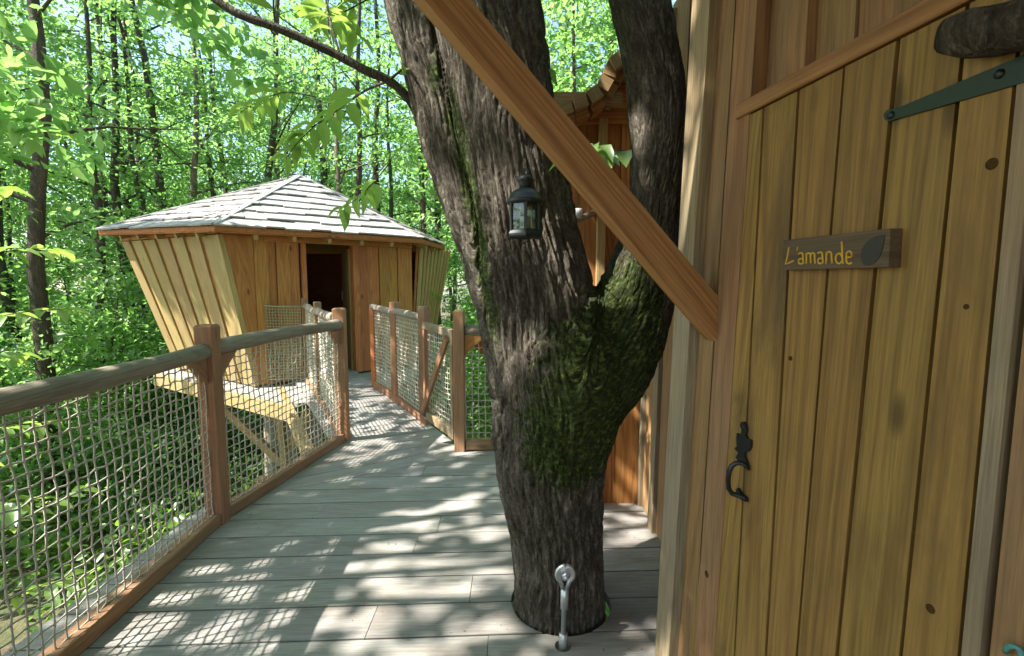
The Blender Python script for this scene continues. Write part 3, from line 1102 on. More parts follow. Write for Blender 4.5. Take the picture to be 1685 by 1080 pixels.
# slanted left wall: overlapping boards with dark rebates
n_l = ((Bt - Bb).cross(Ab - Bb)).normalized()
if n_l.y > 0:
    n_l = -n_l
tt = [0, .125, .265, .41, .555, .70, .85, 1.0]
for i in range(7):
    a, b = tt[i], tt[i + 1]
    quad = [lerp(Ab, Bb, a + .012), lerp(Ab, Bb, b - .012), lerp(At, Bt, b - .018), lerp(At, Bt, a + .018)]
    prism('plank', cab, M_pale, quad, .018, .045, n_l)
    if i:
        q2 = [lerp(Ab, Bb, a - .03), lerp(Ab, Bb, a + .03), lerp(At, Bt, a + .03), lerp(At, Bt, a - .03)]
        prism('backing_strip', cab, M_front, q2, -.10, .0175, n_l)
prism('wall_core', cab, M_dark, [Ab, Bb, Bt, At], -.16, -.11, n_l)
cbeam('corner_post', cab, M_pale, Bb + n_l * .02, Bt + n_l * .02, .075, .075, n_l)
# front wall (upright): boards and battens either side of the doorway
fd = (Cb - Bb).normalized()
fn = V((fd.y, -fd.x, 0))
FL = (Cb - Bb).length


def fpt(s_, z):
    return V((Bb.x + fd.x * s_, Bb.y + fd.y * s_, z))


def s_at(px, z=1.0):
    r = ray(px, 500)
    q = isect(V((0, 0, 0)), V((r.x, r.y, 0)), V((Bb.x, Bb.y, 0)), fd)
    return (q - V((Bb.x, Bb.y, 0))).dot(fd)


sd0, sd1 = s_at(505), s_at(581)
sl = -.36
prism('plank', cab, M_front, [fpt(0, -.02), fpt(.03, -.02), fpt(.03, ZT), fpt(sl, ZT)], .0, .03, fn)
fe = [.03, .22, .33, .52, .66, sd0 - .07]
for i in range(5):
    if fe[i + 1] > fe[i] + .03:
        prism('plank', cab, M_front, [fpt(fe[i] + .004, -.02), fpt(fe[i + 1] - .004, -.02), fpt(fe[i + 1] - .004, ZT), fpt(fe[i] + .004, ZT)], -.01 if i % 2 else .012, .012 if i % 2 else .04, fn)
prism('door_jamb', cab, M_front, [fpt(sd0 - .068, -.02), fpt(sd0, -.02), fpt(sd0, 2.05), fpt(sd0 - .068, 2.05)], -.06, .05, fn)
prism('door_jamb', cab, M_front, [fpt(sd1, -.02), fpt(sd1 + .1, -.02), fpt(sd1 + .1, 2.05), fpt(sd1, 2.05)], -.06, .05, fn)
prism('door_lintel', cab, M_front, [fpt(.17, 2.052), fpt(FL, 2.052), fpt(FL, ZT + .03), fpt(.17, ZT + .03)], .0, .055, fn)
fe = [sd1 + .104, sd1 + .25, sd1 + .47, sd1 + .66, sd1 + .82, FL]
for i in range(5):
    prism('plank', cab, M_front, [fpt(fe[i] + .004, -.02), fpt(fe[i + 1] - .004, -.02), fpt(fe[i + 1] - .004, 2.05), fpt(fe[i] + .004, 2.05)], -.01, .015 if i % 2 else .035, fn)
for a_, b_2 in ((0.0, sd0 - .07), (sd1 + .1, FL)):
    prism('wall_core', cab, M_dark, [fpt(a_, -.02), fpt(b_2, -.02), fpt(b_2, ZT), fpt(a_, ZT)], -.05, -.011, fn)
# door standing open inside
dj = fpt(sd1 - .02, 0) - fn * .08
dop = V((-.46, .89, 0)).normalized()
dln = V((dop.y, -dop.x, 0))
fdoor = link('door', None, None, cab, Matrix.Translation(dj))
fdoor['label'] = 'plank door swung open into the dark cabin'
for k in range(5):
    a_, b_2 = dj + dop * (.15 * k), dj + dop * (.15 * k + .147)
    prism('plank', fdoor, M_under, [up(a_, .01), up(b_2, .01), up(b_2, 2.0), up(a_, 2.0)], 0, .03, dln)
prism('lock_plate', fdoor, M_white, [up(dj + dop * .55, 1.15), up(dj + dop * .6, 1.15), up(dj + dop * .6, 1.3), up(dj + dop * .55, 1.3)], .031, .036, -dln if dln.dot(V((-1, -1, 0))) < 0 else dln)
# right hand slatted flank
n_r = ((Ct - Cb).cross(Db - Cb)).normalized()
if n_r.x < 0:
    n_r = -n_r
for i in range(9):
    a, b = i / 9 + .012, (i + 1) / 9 - .03
    prism('slat', cab, M_pale, [lerp(Cb, Db, a), lerp(Cb, Db, b), lerp(Ct, Dt, b), lerp(Ct, Dt, a)], .0, .03, n_r)
prism('wall_core', cab, M_front, [Cb, Db, Dt, Ct], -.05, -.012, n_r)
for p, q in ((Db, V((-2.6, 11.6, -.02))), (V((-2.6, 11.6, -.02)), V((-4.9, 11.6, -.02))), (V((-4.9, 11.6, -.02)), V((-6.2, 10.2, -.02))), (V((-6.2, 10.2, -.02)), Ab)):
    dd = q - p
    nn = V((dd.y, -dd.x, 0)).normalized()
    prism('back_wall', cab, M_front, [up(p, -.02), up(q, -.02), up(q, ZT), up(p, ZT)], -.03, .03, nn)
# roof
AP = V((-3.93, 9.25, 3.40))
EV = [V((-6.62, 7.9, 2.29)), V((-3.86, 6.40, 2.20)), V((-1.52, 8.26, 2.19)), V((-1.32, 9.7, 2.17)), V((-2.3, 12.0, 2.2)), V((-5.1, 12.0, 2.2)), V((-6.9, 10.4, 2.25))]
roof = link('roof', None, None, cab, Matrix.Translation(AP))
k = len(EV)
vs = [AP] + EV + [AP - V((0, 0, .06))] + [e - V((0, 0, .06)) for e in EV]
fs = [(0, 1 + i, 1 + (i + 1) % k) for i in range(k)] + [(k + 1, k + 2 + (i + 1) % k, k + 2 + i) for i in range(k)] + [(1 + i, k + 2 + i, k + 2 + (i + 1) % k, 1 + (i + 1) % k) for i in range(k)]
link('roof_deck', pymesh('roof_deck', vs, fs), M_front, roof)


def shingle_face(A, e0, e1, rows, wmin, wmax):
    n = (e1 - e0).cross(A - e0).normalized()
    if n.z < 0:
        n = -n
    for r_ in range(rows):
        t0, t1 = r_ / rows - (.012 if r_ == 0 else 0), min(1, (r_ + 1.18) / rows)
        a0, a1 = lerp(e0, A, t0), lerp(e1, A, t0)
        b0, b1 = lerp(e0, A, t1), lerp(e1, A, t1)
        L = (a1 - a0).length
        s_ = 0.0
        lo_ = random.uniform(-.5, 0) * wmax
        s_ = lo_
        while s_ < L - .02:
            w = random.uniform(wmin, wmax)
            u0, u1 = max(0, s_ / L), min(1, (s_ + w - .006) / L)
            s_ += w
            if u1 - u0 < .02:
                continue
            j = random.uniform(-.12, .10) / rows
            dn = (A - (e0 + e1) / 2) * j
            x = (a1 - a0)
            def top(u):
                # straight up the slope, kept inside the hips
                q = a0 + x * u + (lerp(A, A, 0) - (e0 + e1) / 2) * 0
                return q
            P0, P1 = a0 + x * u0 + dn * (t0 > 0.005), a0 + x * u1 + dn * (t0 > 0.005)
            hu = (b1 - b0)
            m0 = (b0 - a0).dot(x) / x.length_squared
            m1 = 1 - (a1 - b1).dot(x) / x.length_squared
            v0, v1 = min(max(u0, m0), m1), min(max(u1, m0), m1)
            rise = (b0 - a0) - x * m0
            P2, P3 = a0 + x * v1 + rise, a0 + x * v0 + rise
            lift, th = .046 + random.uniform(-.008, .012), .024
            q = [P0 + n * (lift - th), P1 + n * (lift - th), P2 + n * .002, P3 + n * .002, P0 + n * lift, P1 + n * lift, P2 + n * .012, P3 + n * .012]
            M = frame((P0 + P1) / 2, rise, n)
            Mi = M.inverted()
            me = pymesh('shingle', [Mi @ v for v in q], [(3, 2, 1, 0), (4, 5, 6, 7), (0, 1, 5, 4), (1, 2, 6, 5), (2, 3, 7, 6), (3, 0, 4, 7)])
            link('shingle', me, M_shingle, roof, M)


shingle_face(AP, EV[0], EV[1], 9, .24, .42)
shingle_face(AP, EV[1], EV[2], 9, .24, .42)
shingle_face(AP, EV[2], EV[3], 9, .24, .42)
for i in (0, 1, 2, 3):
    cbeam('hip_cap', roof, M_shingle, EV[i] + V((0, 0, .03)), AP + V((0, 0, .04)), .10, .022, (0, 0, 1))
# fascia, eave boards, rafter ends
for i in (0, 1, 2):
    p, q = EV[i], EV[i + 1]
    dd = (q - p).normalized()
    nn = V((dd.y, -dd.x, 0))
    cen = V((-4, 9.2, 0))
    if nn.dot(V(((p.x + q.x) / 2, (p.y + q.y) / 2, 0)) - cen) < 0:
        nn = -nn
    timber('fascia', roof, M_red, p - V((0, 0, .045)) - nn * .03, q - V((0, 0, .045)) - nn * .03, .07, .02, nn)
    nr_ = 6 if i < 2 else 3
    for kx in range(1, nr_):
        c = lerp(p, q, kx / nr_) - V((0, 0, .105))
        cbeam('rafter_end', roof, M_pale, c - nn * .06, c - nn * .5 + V((0, 0, .16)), .05, .09, (0, 0, 1))
    nm = lerp(p, q, 0) - nn * .28
# soffit plates
for (p, q, nn) in ((At, Bt, n_l), (fpt(sl, ZT), up(Ct, ZT), fn)):
    cbeam('wall_plate', cab, M_red, p + V((0, 0, .05)), q + V((0, 0, .05)), .09, .09, (0, 0, 1))
# platform under the cabin
pl = [(-6.1, 8.25), (-3.75, 6.66), (-2.72, 6.02), (-2.3, 6.3), (-1.75, 7.0), (-1.5, 8.5), (-1.6, 10.6), (-2.6, 11.8), (-4.9, 11.8), (-6.3, 10.3)]
prism('platform', cab, M_deck, [V((x, y, -.052)) for (x, y) in pl], -.045, 0, (0, 0, 1))
ed = (V((-2.72, 6.02, 0)) - V((-6.1, 8.25, 0))).normalized()
en = V((ed.y, -ed.x, 0))
timber('edge_beam', cab, M_pale, V((-6.12, 8.27, -.20)), V((-2.70, 6.01, -.20)), .2, .06, en)
cbeam('joist', cab, M_under, (-4.6, 7.5, -.24), (-3.2, 10.5, -.24), .08, .18, (0, 0, 1))
cbeam('joist', cab, M_under, (-5.5, 8.5, -.24), (-2.2, 9.2, -.24), .08, .18, (0, 0, 1))
cg = float(gz(-4.0, 8.2))
for (x, y) in ((-3.85, 8.1), (-3.55, 8.5), (-2.7, 9.8), (-5.0, 9.8)):
    log('stilt', cab, M_log, (x, y, cg - .4), (x + .02, y, -.14), .13, 12, 8)
for (a_, b_2) in (((-3.85, 8.0, -1.5), (-2.75, 6.5, -.22)), ((-3.85, 8.0, -1.7), (-3.3, 6.75, -.25)), ((-3.9, 8.0, -1.6), (-5.0, 7.7, -.22)), ((-3.6, 8.4, -1.7), (-1.9, 7.6, -.22))):
    cbeam('brace', cab, M_under, a_, b_2, .12, .1, (0, -1, 0))

# ------------------------------------------------------------------ the big forked tree
tree = thing('oak_tree', 'massive forked mossy tree growing up through the deck', 'tree', (.22, 2.13, -3.3))


def stem_pts(lst):
    return [(on_y(px, py, y), r * on_y(px, py, y).y / FPX * 1.0) for (px, py, r, y) in lst]


S_main = [(V((.235, 2.14, -.32)), .205)] + stem_pts([
    (922, 1060, 78, 2.13), (920, 960, 77, 2.13), (916, 880, 80, 2.13), (908, 800, 90, 2.13), (907, 740, 97, 2.13), (920, 660, 104, 2.13), (930, 590, 112, 2.13), (932, 545, 100, 2.14), (930, 515, 70, 2.15)])
S_left = stem_pts([(910, 660, 86, 2.15), (895, 560, 92, 2.15), (884, 470, 88, 2.15), (868, 370, 80, 2.15), (850, 280, 78, 2.15), (834, 200, 80, 2.15), (815, 100, 82, 2.16), (798, 0, 84, 2.18), (785, -90, 82, 2.2), (778, -150, 80, 2.21)])
S_back = stem_pts([(850, 650, 42, 2.26), (838, 560, 46, 2.28), (822, 480, 46, 2.30), (796, 390, 48, 2.32), (771, 310, 50, 2.34), (748, 230, 52, 2.35), (724, 140, 52, 2.36), (704, 60, 52, 2.38), (690, 0, 52, 2.4), (670, -100, 50, 2.42), (660, -150, 49, 2.43)])
S_right = stem_pts([(940, 690, 62, 2.13), (985, 610, 80, 2.13), (1020, 540, 76, 2.13), (1048, 480, 62, 2.14), (1064, 420, 52, 2.15), (1077, 350, 45, 2.16), (1084, 270, 43, 2.17), (1084, 200, 46, 2.18), (1076, 130, 44, 2.19), (1064, 60, 43, 2.2), (1052, 0, 43, 2.22), (1040, -100, 42, 2.24), (1036, -150, 41, 2.25)])
S_bump = stem_pts([(838, 650, 22, 2.06), (836, 690, 31, 2.05), (842, 730, 30, 2.05), (858, 775, 22, 2.06)])
S_bump2 = stem_pts([(1100, 160, 20, 2.15), (1108, 185, 24, 2.14), (1105, 215, 18, 2.15)])
S_bump3 = stem_pts([(925, 500, 45, 2.12), (965, 540, 66, 2.10), (985, 590, 66, 2.09), (960, 660, 70, 2.08), (930, 730, 60, 2.08)])
stems = [S_main, S_left, S_back, S_right]


def dense(st, n=6):
    P = np.array([tuple(p) for p, r in st])
    R = np.array([r for p, r in st])
    t = np.arange(len(P))
    tt_ = np.linspace(0, len(P) - 1, (len(P) - 1) * n + 1)
    # smooth interpolation (catmull-rom)
    def cr(A):
        out_ = []
        for x in tt_:
            i = min(int(x), len(P) - 2)
            f = x - i
            p0, p1, p2, p3 = A[max(i - 1, 0)], A[i], A[i + 1], A[min(i + 2, len(P) - 1)]
            out_.append(.5 * ((2 * p1) + (-p0 + p2) * f + (2 * p0 - 5 * p1 + 4 * p2 - p3) * f * f + (-p0 + 3 * p1 - 3 * p2 + p3) * f ** 3))
        return np.array(out_)
    return cr(P), cr(R)


bvs, bfs, off = [], [], 0
for st in stems + [S_bump, S_bump2, S_bump3]:
    P, R = dense(st)
    t, f = tube_arrays(P, R, 28, off)
    bvs.append(t)
    n = len(t)
    bfs += f + [tuple(off + i for i in range(27, -1, -1)), tuple(off + n - 28 + i for i in range(28))]
    off += n
me = pymesh('trunk', np.concatenate(bvs), bfs)
to = bpy.data.objects.new('tmp', me)
COL.objects.link(to)
md = to.modifiers.new('r', 'REMESH')
md.mode = 'VOXEL'
md.voxel_size = .0048
bpy.context.view_layer.update()
dg = bpy.context.evaluated_depsgraph_get()
tm = bpy.data.meshes.new_from_object(to.evaluated_get(dg))
to.modifiers.clear()
to.data = tm
md = to.modifiers.new('s', 'SMOOTH')
md.factor = .5
md.iterations = 22
bpy.context.view_layer.update()
dg = bpy.context.evaluated_depsgraph_get()
tm = bpy.data.meshes.new_from_object(to.evaluated_get(dg))
bpy.data.objects.remove(to)
nv = len(tm.vertices)
co = np.empty(nv * 3, np.float32)
tm.vertices.foreach_get('co', co)
co = co.reshape(-1, 3).astype(float)
no = np.empty(nv * 3, np.float32)
tm.vertex_normals.foreach_get('vector', no)
no = no.reshape(-1, 3).astype(float)
# unbend: subtract the axis of the nearest stems
PM, RM = dense(S_main, 3)
ws, axs = [], []
for st, zlo, zhi in ((S_left, 0, 0), (S_back, 0, 0), (S_right, 0, 0)):
    P, R = dense(st, 3)
    o_ = np.argsort(P[:, 2])
    om = np.argsort(PM[:, 2])
    z_ = co[:, 2]
    bl = np.clip((z_ - .55) / .75, 0, 1)
    bl = bl * bl * (3 - 2 * bl)
    axx = np.interp(z_, PM[om, 2], PM[om, 0]) * (1 - bl) + np.interp(z_, P[o_, 2], P[o_, 0]) * bl
    axy = np.interp(z_, PM[om, 2], PM[om, 1]) * (1 - bl) + np.interp(z_, P[o_, 2], P[o_, 1]) * bl
    rr = np.interp(z_, P[o_, 2], R[o_])
    d_ = np.hypot(co[:, 0] - np.interp(z_, P[o_, 2], P[o_, 0]), co[:, 1] - np.interp(z_, P[o_, 2], P[o_, 1])) - rr
    ws.append(np.exp(-np.clip(d_, -.2, 2) / .016))
    axs.append(np.stack([axx, axy], 1))
ws = np.stack(ws)
ws /= ws.sum(0) + 1e-12
axc = (ws[..., None] * np.stack(axs)).sum(0)
q = np.stack([co[:, 0] - axc[:, 0], co[:, 1] - axc[:, 1], co[:, 2]], 1)
warp = np.stack([vnoise(q * (5, 5, 3.5)), vnoise(q * (5, 5, 3.5) + 31.7), np.zeros(nv)], 1) * .020
qa = q + warp


def cell_edges(p):
    """F2 - F1 of a cellular pattern: 0 along the joints between plates"""
    ip = np.floor(p).astype(np.int64)
    f1_ = np.full(len(p), 9.0)
    f2_ = np.full(len(p), 9.0)
    for dx in (-1, 0, 1):
        for dy in (-1, 0, 1):
            for dz in (-1, 0, 1):
                c = ip + (dx, dy, dz)
                jx = _h(c[:, 0], c[:, 1], c[:, 2])
                jy = _h(c[:, 0] + 101, c[:, 1] + 57, c[:, 2] + 13)
                jz = _h(c[:, 0] + 211, c[:, 1] + 19, c[:, 2] + 89)
                d2 = (c[:, 0] + jx - p[:, 0]) ** 2 + (c[:, 1] + jy - p[:, 1]) ** 2 + (c[:, 2] + jz - p[:, 2]) ** 2
                m_ = d2 < f1_
                f2_ = np.where(m_, f1_, np.minimum(f2_, d2))
                f1_ = np.where(m_, d2, f1_)
    return np.sqrt(f2_) - np.sqrt(f1_)


e1 = cell_edges(qa * (30, 30, 3.6))
e2 = cell_edges(qa * (52, 52, 11) + 7.7)
furrow = 1 - np.clip(e1 / .42, 0, 1)
crack = 1 - np.clip(e2 / .28, 0, 1)
f3 = vnoise(qa * (85, 85, 40) + 3.3)
lump = vnoise(q * (5, 5, 4) + 77)
sm = np.clip((vnoise(q * (3, 3, 2) + 5) + .75), .45, 1)            # calmer and rougher stretches
right_smooth = 1 - .5 * ws[2] * (co[:, 2] > 1.3)
disp = (-.022 * furrow ** 1.4 - .006 * crack + .0018 * f3) * sm * right_smooth + .008 * lump + .007
co2 = co + no * disp[:, None]
tm.vertices.foreach_set('co', co2.astype(np.float32).ravel())
at = tm.attributes.new('stem', 'FLOAT_VECTOR', 'POINT')
at.data.foreach_set('vector', qa.astype(np.float32).ravel())


def blob(c, r, s=1.0):
    return s * np.exp(-(((co - np.array(c)) / np.array(r)) ** 2).sum(1))


p1, p2, p3 = on_y(985, 600, 2.0), on_y(930, 720, 1.98), on_y(1040, 480, 2.05)
moss = .10 + .95 * blob(p1, (.26, .4, .30)) + .85 * blob(p2, (.2, .4, .22)) + .5 * blob(p3, (.14, .4, .25))
for (px, py, w_) in ((748, 190, .05), (765, 260, .055), (778, 330, .055), (792, 400, .05), (800, 460, .05), (815, 530, .05), (715, 120, .04)):
    moss += .62 * blob(on_y(px, py, 2.2), (w_, .3, .13))
moss += .35 * np.clip(no[:, 0], 0, 1) * (co[:, 2] > 1.7) * (co[:, 0] < .4)
moss += .22 * blob((.22, 1.9, .2), (.3, .3, .3))
at = tm.attributes.new('moss', 'FLOAT', 'POINT')
at.data.foreach_set('value', moss.astype(np.float32))
tm.polygons.foreach_set('use_smooth', np.ones(len(tm.polygons), bool))
tm.materials.clear()
link('trunk', tm, M_bark, tree)
tube('lower_trunk', tree, M_fbark, [(.32, 2.2, -3.7), (.30, 2.19, -3.2), (.27, 2.16, -2.2), (.25, 2.14, -1.0), (.235, 2.14, -.25)], [.36, .29, .235, .215, .198], 20, .02)
# limbs above the frame
for st, top in ((S_left, V((-.4, 2.6, 8.5))), (S_back, V((-1.6, 3.4, 8.0))), (S_right, V((1.2, 3.0, 8.2)))):
    a, r = st[-1]
    a0 = st[-2][0]
    tube('limb', tree, M_fbark, [a0, a, lerp(a, top, .33) + V((.05, .1, 0)), lerp(a, top, .66) + V((-.08, .05, 0)), top], [r * .93, r * .92, r * .75, r * .5, r * .2], 14, .03)


# ------------------------------------------------------------------ leaves
def leaf_arrays(pos, ax, nr, size, wr=.30, hi=False):
    ax = ax / (np.linalg.norm(ax, axis=1)[:, None] + 1e-9)
    nr = nr - ax * (nr * ax).sum(1)[:, None]
    nr = nr / (np.linalg.norm(nr, axis=1)[:, None] + 1e-9)
    sd = np.cross(nr, ax)
    s_ = size[:, None]
    n = len(pos)
    if hi:
        prof = [(0, 0, 0), (.18, .62, .05), (.45, 1.0, .10), (.75, .66, .03), (1.0, 0, -.12)]
        v = [pos]
        for (t, w, h) in prof[1:4]:
            v.append(pos + ax * s_ * t + sd * s_ * wr * w + nr * s_ * h)
        v.append(pos + ax * s_ + nr * s_ * -.12)
        for (t, w, h) in prof[3:0:-1]:
            v.append(pos + ax * s_ * t - sd * s_ * wr * w + nr * s_ * h)
        v.append(pos + ax * s_ * .45 + nr * s_ * .02)      # midrib
        vs = np.stack(v, 1).reshape(-1, 3)
        b = (np.arange(n) * 9)[:, None]
        tri = np.array([(0, 1, 8), (1, 2, 8), (2, 3, 8), (3, 4, 8), (4, 5, 8), (5, 6, 8), (6, 7, 8), (7, 0, 8)])
        fs = (b[:, :, None] + tri[None]).reshape(-1, 3)
        return vs, fs, 9
    v = np.stack([pos, pos + ax * s_ * .28 + sd * s_ * wr * .85 + nr * s_ * .07, pos + ax * s_ * .66 + sd * s_ * wr * .72 + nr * s_ * .05, pos + ax * s_ - nr * s_ * .1,
                  pos + ax * s_ * .66 - sd * s_ * wr * .72 + nr * s_ * .05, pos + ax * s_ * .28 - sd * s_ * wr * .85 + nr * s_ * .07], 1).reshape(-1, 3)
    b = (np.arange(n) * 6)[:, None]
    fs = (b[:, :, None] + np.array([(0, 1, 2, 3), (0, 3, 4, 5)])[None]).reshape(-1, 4)
    return v, fs, 6


def leaf_cloud(name, pos, ax, nr, size, tint, wr=.3, hi=False):
    v, f, k = leaf_arrays(pos, ax, nr, size, wr, hi)
    return fast_mesh(name, v, f, np.repeat(tint, k))


def rand_unit(n):
    v = rng.normal(0, 1, (n, 3))
    return v / np.linalg.norm(v, axis=1)[:, None]


def sprays(centers, out_dirs, per, spread, lsize, flat=.22):
    """flat leafy sprays round each centre"""
    C = np.repeat(np.asarray(centers, float), per, 0)
    D = np.repeat(np.asarray(out_dirs, float), per, 0)
    n = len(C)
    o_ = rng.normal(0, 1, (n, 3)) * np.array((spread, spread, spread * flat))
    tilt = np.repeat(rng.normal(0, .25, (len(centers), 2)), per, 0)
    o_[:, 2] += o_[:, 0] * tilt[:, 0] + o_[:, 1] * tilt[:, 1]
    pos = C + o_
    ax = D * .8 + rand_unit(n) * .9 + np.array((0, 0, -.25))
    nr = np.array((0, 0, 1.0)) + rng.normal(0, .45, (n, 3))
    size = lsize * rng.uniform(.65, 1.25, n)
    tint = np.clip(np.repeat(rng.uniform(0, 1, len(centers)), per) * .6 + rng.uniform(0, .4, n), 0, 1)
    return pos, ax, nr, size, tint


def make_tree_mesh(seed, Ht, r0, low, nb, reach, per, lsize, lean=.03, fork=False):
    global rng
    rng = np.random.default_rng(seed)
    z = np.linspace(-.5, Ht, 14)
    ph = rng.uniform(0, 6, 4)
    ln = rng.normal(0, lean, 2)
    px = ln[0] * z + .12 * np.sin(z * .5 + ph[0]) + .05 * np.sin(z * 1.3 + ph[1])
    py = ln[1] * z + .12 * np.sin(z * .45 + ph[2]) + .05 * np.sin(z * 1.2 + ph[3])
    axis = np.stack([px - px[0], py - py[0], z], 1)
    rad = r0 * np.clip(1 - (z / Ht) * .85, .06, 1) * (1 + .55 * np.exp(-(z + .3) * 2.2))
    vs, fs, off = [], [], 0
    t, f = tube_arrays(axis, rad, 9)
    vs.append(t)
    fs += f
    off = len(t)
    cs, ds = [], []

    def ax_at(h):
        return np.array([np.interp(h, z, axis[:, c]) for c in range(3)])
    if fork:
        h0 = Ht * rng.uniform(.18, .3)
        b = ax_at(h0)
        d = np.array((*rng.normal(0, .16, 2), 1.0))
        pts = [b + d * x + np.array((.1 * math.sin(x), .1 * math.cos(x * .8) - .1, 0)) for x in np.linspace(0, Ht * .6, 8)]
        t, f = tube_arrays(pts, np.linspace(r0 * .6, r0 * .1, 8), 7, off)
        vs.append(t)
        fs += f
        off += len(t)
    for i in range(nb):
        u = (i + rng.uniform(0, 1)) / nb
        h = Ht * (low + (1 - low) * u)
        a = i * 2.4 + rng.normal(0, .5)
        L = reach * (.55 + .75 * math.sin(min(1, u * 1.15 + .12) * math.pi)) * rng.uniform(.6, 1.2)
        d = np.array((math.cos(a), math.sin(a), rng.uniform(.1, .75)))
        b = ax_at(h)
        k = 6
        xs_ = np.linspace(0, 1, k)
        pts = np.array([b + d * L * x + np.array((0, 0, -.18 * L * x * x)) + rng.normal(0, .04, 3) * x for x in xs_])
        rr = np.linspace(.30, .05, k) * r0 * rng.uniform(.5, 1) * (1.1 - u * .6)
        t, f = tube_arrays(pts, np.maximum(rr, .007), 4, off)
        vs.append(t)
        fs += f
        off += len(t)
        nspr = max(3, int(L * 3.2))
        for _ in range(nspr):
            x = rng.uniform(.28, 1.08)
            c = b + d * L * x + np.array((0, 0, -.18 * L * x * x)) + np.append(rng.normal(0, .26 * L * .6, 2), rng.normal(0, .18))
            cs.append(c)
            ds.append(d / np.linalg.norm(d))
    trunk = fast_mesh('forest_trunk', np.concatenate(vs), np.array(fs), smooth=True)
    crown = leaf_cloud('forest_crown', *sprays(cs, ds, per, .34, lsize))
    crown.materials.append(M_leaf)
    return trunk, crown


protos = []
specs = [(101, 17, .13, .24, 40, 2.5, 26, .17, .02, False), (102, 15, .12, .22, 36, 2.3, 26, .165, .05, False), (103, 19, .16, .28, 42, 2.9, 26, .18, .02, True),
         (104, 14, .10, .18, 36, 2.1, 26, .16, .06, False), (105, 18, .15, .34, 42, 3.0, 26, .18, .03, True), (106, 16, .13, .26, 40, 2.6, 26, .17, .02, False),
         (107, 18, .18, .30, 17, 2.3, 22, .17, .015, False), (108, 18, .17, .32, 15, 2.2, 22, .17, .03, False), (109, 19, .18, .30, 17, 2.4, 22, .17, .02, True)]
for sp in specs:
    t, c = make_tree_mesh(*sp)
    protos.append((t, c))
pale_trunk = protos[6][0].copy()
pale_trunk.materials.append(M_pbark)
for t, c in protos:
    t.materials.append(M_fbark)
# a dense low sapling for the understorey
sap_meshes = []
for sd_, ht in ((201, 4.5), (202, 3.4), (203, 5.5)):
    t, c = make_tree_mesh(sd_, ht, .035, .08, 26, 1.25, 22, .16, .06)
    t.materials.append(M_fbark)
    sap_meshes.append((t, c))
rng = np.random.default_rng(5)


def place_tree(name, trunk, crown, x, y, rz, s, label, cat, group, sink=.05, lean=(0, 0), crown_s=None):
    e = bpy.data.objects.new(name, None)
    COL.objects.link(e)
    e.location = (x, y, float(gz(x, y)) - sink)
    e.rotation_euler = (lean[0], lean[1], rz)
    e.scale = (s, s, s)
    tag(e, label, cat, group)
    a = bpy.data.objects.new('trunk', trunk)
    b = bpy.data.objects.new('crown', crown)
    for c in (a, b):
        COL.objects.link(c)
        c.parent = e
    return e


G1 = 'slender trees of the surrounding wood'
LB = ['slender upright forest tree', 'slightly leaning slim forest tree', 'tall forked dark forest tree', 'thin whip-like forest tree', 'tall two-stemmed forest tree', 'medium dark-barked forest tree']


def zone(x, y):
    """where in the wood a tree stands, told by the things before it"""
    px = 842.5 + FPX * x / y if y > .5 else -999
    far = 'far back ' if math.hypot(x, y) > 34 else ''
    if px < -40 or px > 1250:
        return 'in the wood beside the deck'
    if px < 175:
        return far + 'in the wood left of the flared cabin'
    if px < 500:
        return far + 'behind the left slope of the shingled roof'
    if px < 760:
        return far + 'behind the right slope of the shingled roof'
    return far + 'behind the big oak and the swept roof'


# trunks that can be picked out in the photograph: (px, depth, variant, scale, leans, label)
BH = 'slim dark forest trunk '
picked = [(70, 9.6, 6, 1.0, (.0, .05), 'stout sunlit forest trunk with sparse boughs standing left of the flared cabin'),
          (128, 11.5, 7, .8, (0, .06), 'thin slanting forest trunk close beside the flared cabin wall'),
          (205, 14.2, 7, .95, (0, 0), BH + 'rising straight above the left eave of the shingled roof'),
          (278, 14.0, 8, .95, (0, -.05), 'forked dark forest trunk leaning over the left slope of the shingled roof'),
          (352, 16.5, 7, .85, (0, .03), BH + 'behind the left slope next to the pale trunk'),
          (398, 18.5, 6, .9, (0, -.03), BH + 'behind the upper left slope of the shingled roof'),
          (446, 15.5, 7, 1.0, (0, -.06), BH + 'leaning just left of the roof peak'),
          (530, 16.0, 6, 1.0, (0, .02), BH + 'just right of the roof peak'),
          (604, 15.0, 7, .85, (0, .03), BH + 'above the right slope of the shingled roof'),
          (636, 17.0, 8, .95, (0, 0), 'forked dark forest trunk above the right slope of the shingled roof'),
          (690, 14.4, 6, .8, (0, .02), BH + 'above the right eave corner of the shingled roof'),
          (728, 18.0, 7, 1.0, (0, 0), BH + 'between the shingled roof and the big oak'),
          (165, 17.5, 8, 1.0, (0, .05), 'leaning forked forest trunk behind the sunlit trunk by the flared cabin'),
          (238, 17.0, 6, .85, (0, .02), BH + 'between the straight and the forked trunk behind the roof'),
          (30, 13.0, 8, 1.0, (0, .04), 'forked forest trunk deep behind the chestnut sapling'),
          (985, 14.0, 6, 1.2, (0, 0), 'grey forest trunk seen through the fork of the big oak'),
          (932, 10.5, 0, .72, (0, 0), 'leafy young tree filling the gap between the oak stems'),
          (1010, 12.5, 5, .9, (0, 0), 'leafy forest tree rising behind the swept roof of the wing'),
          (862, 12.0, 3, .95, (0, 0), 'thin leafy tree behind the left stem of the big oak'),
          (905, 17.0, 7, 1.0, (0, 0), BH + 'seen through the fork beside the swept roof')]
spots = []
for (px, d, v, s_, ln, lab) in picked:
    x = (px - 842.5) / FPX * d
    spots.append((x, d, v, s_))
    place_tree('forest_tree', protos[v][0], protos[v][1], x, d, random.uniform(0, 6), s_, lab, 'tree', None, lean=ln)
